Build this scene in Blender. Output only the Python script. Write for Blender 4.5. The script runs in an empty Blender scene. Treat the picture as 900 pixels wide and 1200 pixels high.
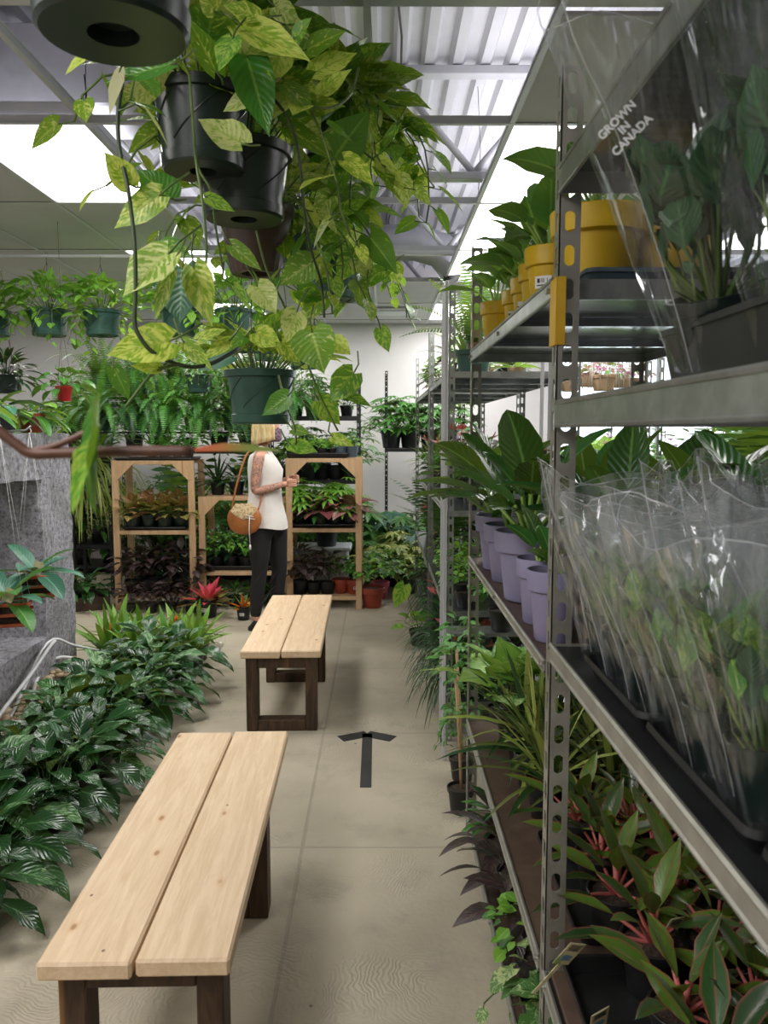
import bpy, bmesh, math, random
from mathutils import Vector, Matrix, noise
V = Vector
PI = math.pi
SC = bpy.context.scene
COL = SC.collection
RND = random.Random(7)

# ---------------------------------------------------------------- camera
CAMZ, PITCH, YAW, FPX = 1.60, math.radians(5.6), math.radians(0.3), 950.0
cd = bpy.data.cameras.new('camera')
cam = bpy.data.objects.new('camera', cd)
COL.objects.link(cam)
cam.location = (0, 0, CAMZ)
cam.rotation_euler = (PI / 2 - PITCH, 0, -YAW)
cd.sensor_fit = 'VERTICAL'
cd.sensor_height = 36.0
cd.lens = 36.0 * FPX / 1200.0
cd.clip_start = 0.02
cd.dof.use_dof = True
cd.dof.focus_distance = 3.6
cd.dof.aperture_fstop = 9.0
SC.camera = cam

# ---------------------------------------------------------------- world, exposure
SC.view_settings.view_transform = 'Standard'
SC.view_settings.look = 'None'
SC.view_settings.gamma = 1.0
SC.view_settings.use_curve_mapping = False
SC.view_settings.exposure = 0.0
SC.cycles.max_bounces = 7
SC.cycles.diffuse_bounces = 3
SC.cycles.glossy_bounces = 3
SC.cycles.transmission_bounces = 4
SC.cycles.transparent_max_bounces = 28
SC.cycles.caustics_reflective = False
SC.cycles.caustics_refractive = False
SC.cycles.sample_clamp_indirect = 6.0
SC.cycles.use_denoising = True
w = bpy.data.worlds.new('sky')
SC.world = w
w.use_nodes = True
bg = w.node_tree.nodes['Background']
bg.inputs[0].default_value = (0.80, 0.90, 1.0, 1)
bg.inputs[1].default_value = 3.2
PANEL_WATT = 30.0
PANEL_GLOW = 5.0
DECK_FILL = 0.2

def sky_portal(name, loc, rot, sx, sy, watt, col=(0.85, 0.93, 1.0)):
    l = bpy.data.lights.new(name, 'AREA')
    l.shape = 'RECTANGLE'; l.size = sx; l.size_y = sy; l.energy = watt; l.color = col
    o = bpy.data.objects.new(name, l); COL.objects.link(o)
    o.location = loc; o.rotation_euler = rot
    return o
# daylight through the window in the back wall
sky_portal('daylight_back_window', (3.4, 10.05, 1.9), (-PI / 2, 0, 0), 2.4, 1.6, 70)

def P(px, py, Y):
    """point of the place at depth Y seen at photo pixel px, py"""
    dx, dz = (px - 450) / FPX, -(py - 600) / FPX
    y = math.cos(PITCH) + dz * math.sin(PITCH)
    z = -math.sin(PITCH) + dz * math.cos(PITCH)
    x = dx * math.cos(YAW) + y * math.sin(YAW)
    y2 = -dx * math.sin(YAW) + y * math.cos(YAW)
    k = Y / y2
    return V((x * k, Y, CAMZ + z * k))

# ---------------------------------------------------------------- materials
def srgb(h):
    h = h.lstrip('#')
    out = []
    for i in (0, 2, 4):
        c = int(h[i:i + 2], 16) / 255
        out.append(c / 12.92 if c <= 0.04045 else ((c + 0.055) / 1.055) ** 2.4)
    return (*out, 1)

class NT:
    def __init__(s, name):
        s.m = bpy.data.materials.new(name); s.m.use_nodes = True
        s.t = s.m.node_tree; s.t.nodes.clear()
        s.out = s.t.nodes.new('ShaderNodeOutputMaterial')
    def n(s, typ, ins=None, **kw):
        nd = s.t.nodes.new('ShaderNode' + typ)
        for k, v in kw.items(): setattr(nd, k, v)
        for k, v in (ins or {}).items():
            s.set(nd, k, v)
        return nd
    def set(s, nd, k, v):
        if isinstance(v, bpy.types.NodeSocket): s.t.links.new(v, nd.inputs[k])
        else: nd.inputs[k].default_value = v
    def math(s, op, a, b=0.0, c=0.0, clamp=False):
        nd = s.n('Math', {0: a, 1: b, 2: c}, operation=op, use_clamp=clamp); return nd.outputs[0]
    def mix(s, f, a, b, typ='MIX'):
        nd = s.n('MixRGB', {0: f, 1: a, 2: b}, blend_type=typ); return nd.outputs[0]
    def ramp(s, f, stops):
        nd = s.n('ValToRGB', {0: f}); cr = nd.color_ramp
        while len(cr.elements) > 1: cr.elements.remove(cr.elements[-1])
        cr.elements[0].position, cr.elements[0].color = stops[0]
        for p, c in stops[1:]:
            e = cr.elements.new(p); e.color = c
        return nd.outputs[0]
    def sstep(s, v, lo, hi, a=0.0, b=1.0):
        nd = s.n('MapRange', {0: v, 1: lo, 2: hi, 3: a, 4: b}, interpolation_type='SMOOTHSTEP'); return nd.outputs[0]
    def coord(s, which='Object', scale=None):
        o = s.n('TexCoord').outputs[which]
        if scale: o = s.n('Mapping', {0: o, 3: scale}).outputs[0]
        return o
    def noise(s, vec, scale, detail=3, rough=0.5, dist=0.0):
        return s.n('TexNoise', {'Vector': vec, 'Scale': scale, 'Detail': detail, 'Roughness': rough, 'Distortion': dist}).outputs[0]
    def bump(s, h, strength=0.3, dist=0.01):
        return s.n('Bump', {'Strength': strength, 'Distance': dist, 'Height': h}).outputs[0]
    def bsdf(s, color, rough=0.5, metal=0.0, normal=None, spec=0.5, **kw):
        ins = {'Base Color': color, 'Roughness': rough, 'Metallic': metal, 'Specular IOR Level': spec}
        ins.update(kw)
        if normal is not None: ins['Normal'] = normal
        return s.n('BsdfPrincipled', ins).outputs[0]
    def end(s, sh):
        s.t.links.new(sh, s.out.inputs[0]); return s.m

def plain(name, c1, c2=None, rough=0.5, metal=0.0, scale=8.0, bump=0.0, bscale=60.0, spec=0.5, stretch=None, lo=0.35, hi=0.65):
    t = NT(name)
    co = t.coord('Object', stretch)
    c2 = c2 or c1
    f = t.sstep(t.noise(co, scale, 4, 0.6), lo, hi)
    col = t.mix(f, srgb(c1), srgb(c2))
    nrm = t.bump(t.noise(co, bscale, 3), bump, 0.004) if bump else None
    return t.end(t.bsdf(col, rough, metal, nrm, spec))

def leafmat(name, c1, c2, var=None, amount=0.5, rib=None, edge=None, rough=0.38, trans=0.22, vein=0.25, tip=None, vs=11.0):
    """leaf colour by its own UV: U holds leaf id + position across, V position along"""
    t = NT(name)
    uv = t.n('SeparateXYZ', {0: t.coord('UV')})
    U, W_ = uv.outputs[0], uv.outputs[1]
    fid = t.math('FLOOR', U)
    fu = t.math('FRACT', U)
    a = t.math('MULTIPLY', t.math('ABSOLUTE', t.math('SUBTRACT', fu, 0.5)), 2.0)
    rn = t.n('TexWhiteNoise', {'W': fid}, noise_dimensions='1D').outputs[0]
    col = t.mix(rn, srgb(c1), srgb(c2))
    s_ = t.math('SUBTRACT', W_, t.math('MULTIPLY', a, 0.3))
    if var:
        vec = t.n('CombineXYZ', {0: t.math('MULTIPLY', s_, vs), 1: t.math('MULTIPLY', fu, 4.5), 2: t.math('MULTIPLY', fid, 3.7)}).outputs[0]
        nz = t.noise(vec, 1.0, 3, 0.6, 0.4)
        off = t.math('MULTIPLY', t.math('SUBTRACT', rn, 0.5), 0.22)
        f = t.sstep(t.math('ADD', nz, off), 0.60 - 0.2 * amount, 0.68 - 0.2 * amount)
        col = t.mix(f, col, srgb(var))
    if edge:
        col = t.mix(t.sstep(a, 0.72, 0.98), col, srgb(edge))
    if tip:
        col = t.mix(t.sstep(W_, 0.1, 0.7), col, srgb(tip))
    if rib:
        col = t.mix(t.sstep(a, 0.03, 0.10, 0.9, 0.0), col, srgb(rib))
    vn = t.math('SINE', t.math('MULTIPLY', s_, 62.0))
    nrm = t.bump(vn, vein, 0.0015) if vein else None
    sh = t.bsdf(col, rough, 0.0, nrm, 0.45)
    if trans:
        tr = t.n('BsdfTranslucent', {0: t.mix(0.35, col, srgb('#c8e040'))}).outputs[0]
        sh = t.n('MixShader', {0: trans, 1: sh, 2: tr}).outputs[0]
    return t.end(sh)

M = {}
def build_materials():
    # floor: trowelled concrete
    t = NT('concrete_floor')
    co = t.coord('Object')
    big = t.noise(co, 0.9, 4, 0.6)
    col = t.mix(t.sstep(big, 0.3, 0.7), srgb('#a49b88'), srgb('#bab09c'))
    col = t.mix(t.sstep(t.noise(co, 5.0, 4, 0.65), 0.5, 0.72, 0, 0.35), col, srgb('#8b8478'))
    vor = t.n('TexVoronoi', {'Vector': co, 'Scale': 1.9}, feature='F1')
    rings = t.math('SINE', t.math('MULTIPLY', t.math('ADD', vor.outputs[0], t.math('MULTIPLY', t.noise(co, 5.0, 4), 0.35)), 260.0))
    mask = t.sstep(t.noise(co, 1.7, 2), 0.44, 0.6)
    sp = t.n('SeparateXYZ', {0: co})
    jy = t.math('ABSOLUTE', t.math('SUBTRACT', t.math('FRACT', t.math('MULTIPLY', sp.outputs[1], 1 / 1.2)), 0.5))
    jx = t.math('ABSOLUTE', t.math('SUBTRACT', t.math('FRACT', t.math('MULTIPLY', t.math('ADD', sp.outputs[0], 0.9), 1 / 1.2)), 0.5))
    joint = t.math('MAXIMUM', t.sstep(jy, 0.003, 0.007, 1, 0), t.sstep(jx, 0.003, 0.007, 1, 0))
    col = t.mix(t.math('MULTIPLY', joint, 0.35), col, srgb('#7d776b'))
    spk = t.n('TexVoronoi', {'Vector': co, 'Scale': 7.0}, feature='F1')
    dots = t.sstep(spk.outputs[0], 0.03, 0.05, 1, 0)
    col = t.mix(t.math('MULTIPLY', dots, t.sstep(t.noise(co, 2.3, 2), 0.5, 0.55)), col, srgb('#4b463e'))
    h = t.math('ADD', t.math('MULTIPLY', t.math('MULTIPLY', rings, mask), 0.4), t.noise(co, 45.0, 3))
    h = t.math('SUBTRACT', h, joint)
    M['floor'] = t.end(t.bsdf(col, 0.62, 0, t.bump(h, 0.55, 0.004), 0.35))

    def wood(name, c1, c2, knot, stretch, ks=2.2, rough=0.5):
        t = NT(name)
        info = t.n('ObjectInfo')
        co = t.n('VectorMath', {0: t.coord('Object'), 1: t.n('VectorMath', {0: info.outputs['Random'], 1: (9.0, 7.0, 5.0)}, operation='MULTIPLY').outputs[0]}, operation='ADD').outputs[0]
        st = t.n('Mapping', {0: co, 3: stretch}).outputs[0]
        g = t.noise(st, 3.0, 6, 0.7, 0.8)
        col = t.mix(t.sstep(g, 0.3, 0.72), srgb(c1), srgb(c2))
        if knot:
            ks_ = t.n('Mapping', {0: co, 3: (ks * 2.0, ks, 0.01)}).outputs[0]
            v = t.n('TexVoronoi', {'Vector': ks_, 'Scale': 2.4, 'Randomness': 1.0}, feature='F1')
            k = t.sstep(v.outputs[0], 0.05, 0.10, 1, 0)
            col = t.mix(t.math('MULTIPLY', k, 0.85), col, srgb(knot))
            halo = t.sstep(v.outputs[0], 0.05, 0.2, 0.35, 0)
            col = t.mix(halo, col, srgb('#c08a52'))
            v2 = t.n('TexVoronoi', {'Vector': t.n('Mapping', {0: co, 3: (4, 3, .01)}).outputs[0], 'Scale': 3.0}, feature='F1')
            col = t.mix(t.sstep(v2.outputs[0], 0.03, 0.06, 0.85, 0), col, srgb('#5d4029'))
        return t.end(t.bsdf(col, rough, 0, t.bump(g, 0.12, 0.003), 0.35))
    M['plank'] = wood('pale_pine_planks', '#ccaf8c', '#dfc6a6', '#83603c', (14, 1.1, 14), 2.2)
    M['stain'] = wood('dark_stained_wood', '#33261c', '#5a4330', '#1c140e', (9, 9, 1.2), 3, 0.55)
    M['pine'] = wood('pine_studs', '#b8966f', '#ccab86', '#7a5433', (9, 9, 1.5), 3, 0.6)
    M['board'] = wood('brown_shelf_board', '#4a3a31', '#5c4a3e', None, (3, 3, 3), 3, 0.5)
    M['crate'] = wood('orange_slat_wood', '#9a4a2c', '#b5603c', None, (3, 3, 3), 3, 0.6)

    M['wall'] = plain('white_painted_wall', '#d9d6d8', '#e0dddd', 0.7, scale=1.2, bump=0.1, bscale=90)
    M['deck'] = plain('painted_steel_deck', '#d8d7de', '#e2e1e7', 0.45, scale=2, spec=0.4)
    M['tbar'] = plain('white_ceiling_bar', '#bcbcc2', '#c9c9ce', 0.4, scale=4)
    M['joist'] = plain('white_painted_joist', '#c4c4cc', '#d2d2d8', 0.5, scale=4)
    M['tile'] = plain('ceiling_tile', '#bdbabd', '#c6c3c6', 0.9, scale=1.5, bump=0.25, bscale=140)
    M['duct'] = plain('galvanised_duct', '#a9a9b2', '#bdbdc6', 0.4, 0.35, scale=3)
    M['wire'] = plain('thin_dark_wire', '#3a3a3a', '#45403b', 0.5)
    M['cord'] = plain('pale_cord', '#d8d8d4', '#c8c8c4', 0.6)
    M['black'] = plain('black_plastic', '#141516', '#1e1f21', 0.42, scale=10)
    M['blackm'] = plain('black_steel', '#17181a', '#222326', 0.5, scale=10)
    M['darkpot'] = plain('charcoal_pot', '#23272c', '#2d3238', 0.38, scale=6)
    M['greenpot'] = plain('green_pot', '#27473d', '#31564a', 0.36, scale=5)
    M['dgreenpot'] = plain('dark_green_pot', '#15211d', '#1e2e28', 0.3, scale=5)
    M['bluepot'] = plain('grey_blue_pot', '#46545e', '#52616b', 0.4, scale=5)
    M['brownpot'] = plain('ribbed_brown_pot', '#3b2a26', '#4a3630', 0.45, scale=5)
    M['terra'] = plain('terracotta_pot', '#8e3a28', '#a3472f', 0.55, scale=6)
    M['redpot'] = plain('red_pot', '#b01f22', '#c22a2a', 0.35)
    M['pinkpot'] = plain('pink_pot', '#c4476b', '#d05a7a', 0.35)
    M['lav'] = plain('lavender_pot', '#7f7a98', '#8984a2', 0.5, scale=4)
    M['yel'] = plain('yellow_pot', '#c8a310', '#d2ad20', 0.45, scale=4)
    M['whiteplastic'] = plain('white_plastic', '#c9ced2', '#d7dbde', 0.4)
    M['clayball'] = plain('tan_pot', '#a98b6e', '#b89a7c', 0.6)
    M['galv'] = plain('galvanised_steel', '#8f918e', '#a8aaa8', 0.34, 0.75, scale=14, bump=0.05)
    M['galvsheet'] = plain('galvanised_sheet', '#7c8084', '#9a9ea2', 0.22, 0.85, scale=9, stretch=(1, 6, 1))
    M['zinc'] = plain('zinc_post', '#8f8d84', '#a19f96', 0.42, 0.55, scale=12)
    M['bolt'] = plain('steel_bolt', '#c5c5c5', '#b0b0b0', 0.3, 0.9)
    M['tape'] = plain('black_floor_tape', '#262626', '#2f2f2e', 0.6)
    M['ytape'] = plain('yellow_tape', '#c39a20', '#cda62c', 0.5)
    t = NT('potting_soil'); co = t.coord('Object'); nz = t.noise(co, 90, 4, .7)
    M['soil'] = t.end(t.bsdf(t.ramp(nz, [(0.3, srgb('#17110d')), (0.55, srgb('#3a2c22')), (0.75, srgb('#7a6650'))]), 0.9, 0, t.bump(nz, 1, 0.01)))
    t = NT('rough_stone'); co = t.coord('Object'); nz = t.noise(co, 30, 8, .85); n2 = t.noise(co, 4, 3)
    col = t.ramp(nz, [(0.38, srgb('#6a6870')), (0.47, srgb('#bcbac4')), (0.58, srgb('#e8e6f0'))])
    col = t.mix(t.sstep(n2, .35, .7, 0, .35), col, srgb('#77706a'))
    M['stone'] = t.end(t.bsdf(col, 0.85, 0, t.bump(nz, 1.0, 0.05), 0.2))
    M['pebble'] = plain('tan_pebbles', '#9a8468', '#b8a486', 0.7, scale=20)
    M['hose'] = plain('white_hose', '#c9cbcd', '#bfc1c3', 0.4)
    t = NT('label_paper')
    uv = t.n('SeparateXYZ', {0: t.coord('Generated')})
    bars = t.math('GREATER_THAN', t.n('TexWhiteNoise', {'W': t.math('FLOOR', t.math('MULTIPLY', uv.outputs[0], 34.0))}, noise_dimensions='1D').outputs[0], 0.5)
    band = t.math('MULTIPLY', t.math('GREATER_THAN', uv.outputs[2], 0.45), t.math('LESS_THAN', uv.outputs[2], 0.8))
    inb = t.math('MULTIPLY', t.math('GREATER_THAN', uv.outputs[0], 0.12), t.math('LESS_THAN', uv.outputs[0], 0.88))
    line = t.math('MULTIPLY', t.math('GREATER_THAN', uv.outputs[2], 0.2), t.math('LESS_THAN', uv.outputs[2], 0.3))
    f = t.math('MULTIPLY', inb, t.math('MAXIMUM', t.math('MULTIPLY', bars, band), line))
    M['label'] = t.end(t.bsdf(t.mix(f, srgb('#dfe0e0'), srgb('#2a2a2a')), 0.5))
    M['tag'] = plain('cream_plant_tag', '#c9bd98', '#8fa06a', 0.45, scale=22, lo=.5, hi=.6)
    M['tagblue'] = plain('blue_print', '#5b83a3', '#5b83a3', 0.45)
    M['print'] = plain('white_print', '#d4d6d6', '#d4d6d6', 0.6)
    M['darkprint'] = plain('dark_print', '#333333', '#333333', 0.6)

    # clear sleeves; the white haze of overlapping, window-lit film is mixed into their colour
    for nm, haze_hi, fg in (('film', 0.06, 0.04), ('haze_film', 0.25, 0.06)):
        t = NT('clear_plastic_' + nm)
        co = t.coord('Object')
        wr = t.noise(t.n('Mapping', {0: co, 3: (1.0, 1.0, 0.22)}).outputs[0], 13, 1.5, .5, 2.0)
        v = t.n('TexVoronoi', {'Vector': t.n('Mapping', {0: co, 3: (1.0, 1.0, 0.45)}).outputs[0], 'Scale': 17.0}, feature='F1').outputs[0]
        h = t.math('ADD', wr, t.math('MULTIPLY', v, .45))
        nrm = t.bump(h, 1.0, 0.03)
        fr = t.n('LayerWeight', {0: 0.30, 'Normal': nrm}).outputs['Facing']
        refl = t.n('BsdfGlossy', {0: (0.95, 0.97, 1, 1), 'Roughness': 0.07, 'Normal': nrm}).outputs[0]
        painted_haze = t.n('BsdfDiffuse', {0: srgb('#dfe4ea')}).outputs[0]
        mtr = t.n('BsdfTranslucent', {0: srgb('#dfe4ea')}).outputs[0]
        painted_haze = t.n('MixShader', {0: 0.5, 1: painted_haze, 2: mtr}).outputs[0]
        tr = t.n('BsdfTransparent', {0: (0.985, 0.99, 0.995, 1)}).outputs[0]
        base = t.n('MixShader', {0: t.sstep(wr, 0.45, 0.75, 0.01, haze_hi), 1: tr, 2: painted_haze}).outputs[0]
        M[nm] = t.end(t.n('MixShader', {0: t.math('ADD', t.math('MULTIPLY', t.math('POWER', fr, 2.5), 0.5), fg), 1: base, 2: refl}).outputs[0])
    t = NT('film_edge')
    mk_ = t.n('MixShader', {0: 0.5, 1: t.n('BsdfDiffuse', {0: srgb('#eef2f6')}).outputs[0], 2: t.n('BsdfTranslucent', {0: srgb('#eef2f6')}).outputs[0]}).outputs[0]
    gl = t.n('BsdfGlossy', {0: (1, 1, 1, 1), 'Roughness': 0.15}).outputs[0]
    sh = t.n('MixShader', {0: 0.4, 1: mk_, 2: gl}).outputs[0]
    M['filmedge'] = t.end(t.n('MixShader', {0: 0.62, 1: t.n('BsdfTransparent').outputs[0], 2: sh}).outputs[0])
    t = NT('window_glass')
    gl = t.n('BsdfGlossy', {0: (1, 1, 1, 1), 'Roughness': 0.02}).outputs[0]
    tr = t.n('BsdfTransparent', {0: (0.97, 0.98, 0.98, 1)}).outputs[0]
    M['glass'] = t.end(t.n('MixShader', {0: 0.06, 1: tr, 2: gl}).outputs[0])
    t = NT('lit_diffuser')
    em = t.n('Emission', {0: (1.0, 0.985, 0.97, 1), 1: PANEL_GLOW}).outputs[0]
    M['lit'] = t.end(em)

    # leaves
    L = leafmat
    M['l_pothos'] = L('golden_pothos_leaf', '#558a1e', '#9cc036', '#d2df6a', 0.5, '#a8bd4a', rough=.33, trans=.34, vs=9)
    M['l_pothosg'] = L('green_pothos_leaf', '#357826', '#5a9c30', '#a5c850', 0.3, '#7ba64a', rough=.3, trans=.3, vs=9)
    M['l_marble'] = L('marbled_pothos_leaf', '#6a9c34', '#98bc4c', '#d6df92', 0.62, '#b8cc6c', rough=.36, trans=.34, vs=12)
    M['l_vine'] = plain('vine_stem', '#4a6430', '#6b7f3a', .5)
    M['l_vined'] = plain('dark_vine_stem', '#22301c', '#3a4a28', .5)
    M['l_bark'] = plain('brown_stem', '#4f3226', '#6a4432', .5, scale=14)
    M['l_spath'] = L('peace_lily_leaf', '#14331a', '#264f28', None, 0, '#456f3c', rough=.2, trans=.12, vein=.35)
    M['l_spath2'] = L('variegated_lily_leaf', '#2a5730', '#3d6b36', '#7fa070', .25, '#5a8a4c', rough=.26, trans=.12, vein=.6)
    M['l_brom'] = L('bromeliad_leaf', '#4f8230', '#7ba23f', None, 0, None, rough=.35, trans=.2, vein=0)
    M['l_orange'] = L('orange_bract', '#d1481c', '#e06a2a', None, 0, None, rough=.4, trans=.15, vein=0)
    M['l_pink'] = L('pink_bract', '#c62f4c', '#e0546a', None, 0, '#e88a96', rough=.38, trans=.15, vein=0)
    M['l_yelred'] = L('yellow_red_bract', '#d2902a', '#c8402a', None, 0, None, rough=.38, trans=.15, vein=0)
    M['l_fern'] = L('fern_frond', '#3a7c33', '#6aa846', None, 0, None, rough=.5, trans=.25, vein=0)
    M['l_dfern'] = L('dark_fern_frond', '#234f27', '#3a6d30', None, 0, None, rough=.5, trans=.2, vein=0)
    M['l_green'] = L('mid_green_leaf', '#2f6a2b', '#4f8a3a', None, 0, '#7aa65a', rough=.35, trans=.22)
    M['l_lime'] = L('bright_green_leaf', '#5d9a34', '#86bb48', None, 0, '#a9cc6e', rough=.38, trans=.3)
    M['l_dark'] = L('dark_green_leaf', '#15331c', '#234c2a', None, 0, '#3a6638', rough=.3, trans=.1)
    M['l_blue'] = L('blue_green_leaf', '#2a5a48', '#3f7560', None, 0, '#6a9a80', rough=.38, trans=.15)
    M['l_bronze'] = L('bronze_green_leaf', '#77803c', '#a0744a', '#8a5a44', .4, '#b5a060', rough=.42, trans=.2)
    M['l_purple'] = L('dark_purple_leaf', '#2a1c20', '#43303a', '#4c4a3c', .3, '#5c3c42', rough=.4, trans=.08)
    M['l_begonia'] = L('rex_begonia_leaf', '#6a2f35', '#8a4a4a', '#9a8a80', .35, '#3a1c20', rough=.5, trans=.1)
    M['l_agl'] = L('red_edged_leaf', '#2c5024', '#64842c', '#4a702a', .2, '#7a5038', '#8a4a38', rough=.32, trans=.15, vein=.05)
    M['l_agl2'] = L('dark_red_edged_leaf', '#1f3a20', '#3c5a28', None, 0, '#5a4a34', '#74403a', rough=.25, trans=.1, vein=.05)
    M['l_pinkstem'] = plain('pink_leaf_stalk', '#a85650', '#c4706a', .45)
    M['l_cal'] = L('lime_caladium_leaf', '#8fba4c', '#6fa546', '#b9d492', .3, '#5a9048', '#3f7a3a', rough=.45, trans=.3)
    M['l_paddle'] = L('glossy_paddle_leaf', '#1f4c26', '#377034', None, 0, '#6c9a52', rough=.26, trans=.2, vein=.35)
    M['l_grass'] = L('grassy_leaf', '#44582c', '#6f7440', None, 0, '#a5ad62', rough=.4, trans=.2, vein=0)
    M['l_dgrass'] = L('dark_grass_leaf', '#1e3d20', '#2f5630', None, 0, None, rough=.4, trans=.1, vein=0)
    M['l_mondo'] = L('striped_strap_leaf', '#86a040', '#b0b865', None, 0, '#c8c890', rough=.42, trans=.2, vein=0)
    M['l_ivy'] = L('variegated_ivy_leaf', '#3c6a34', '#5a8440', '#b9c78a', .35, '#8aa86a', rough=.42, trans=.2)
    M['l_yellowv'] = L('yellow_variegated_leaf', '#6a9440', '#9ab050', '#dcd884', .7, None, rough=.42, trans=.22)
    M['l_white'] = L('white_spathe', '#d8dccc', '#e4e6d8', None, 0, None, rough=.5, trans=.3, vein=0)
    M['l_orchid'] = L('magenta_orchid_petal', '#8a2f6a', '#b05a90', '#d8b0cc', .3, None, rough=.5, trans=.3, vein=0)
    M['l_flam'] = L('pink_spathe', '#d8606a', '#e28090', None, 0, None, rough=.35, trans=.2, vein=0)
    M['l_redleaf'] = L('red_branch_leaf', '#b0503c', '#b0503c', None, 0, None, rough=.4, trans=.2, tip='#6a7a3a', vein=.1)
    M['l_dry'] = L('dried_leaf', '#9aa070', '#b3b088', None, 0, None, rough=.6, trans=.3)
build_materials()

# ---------------------------------------------------------------- mesh builder
PROF = {
    'heart': [(0, .42), (.1, .86), (.25, 1), (.42, .93), (.6, .7), (.78, .38), (.92, .11), (1, 0)],
    'lance': [(0, .04), (.12, .5), (.35, 1), (.6, .88), (.8, .5), (.93, .16), (1, 0)],
    'ovate': [(0, .1), (.15, .75), (.35, 1), (.6, .85), (.8, .5), (.93, .15), (1, 0)],
    'paddle': [(0, .1), (.1, .6), (.3, .95), (.55, 1), (.8, .72), (.93, .33), (1, 0)],
    'strap': [(0, .8), (.3, 1), (.7, .8), (.9, .4), (1, 0)],
    'round': [(0, .3), (.15, .85), (.4, 1), (.7, .9), (.9, .5), (1, 0)],
}
def prof(shape, t):
    p = PROF[shape]
    for (a, b), (c, d) in zip(p, p[1:]):
        if t <= c: return b + (d - b) * (t - a) / (c - a)
    return 0
DOWN = V((0, 0, -1))
UP = V((0, 0, 1))

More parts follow.
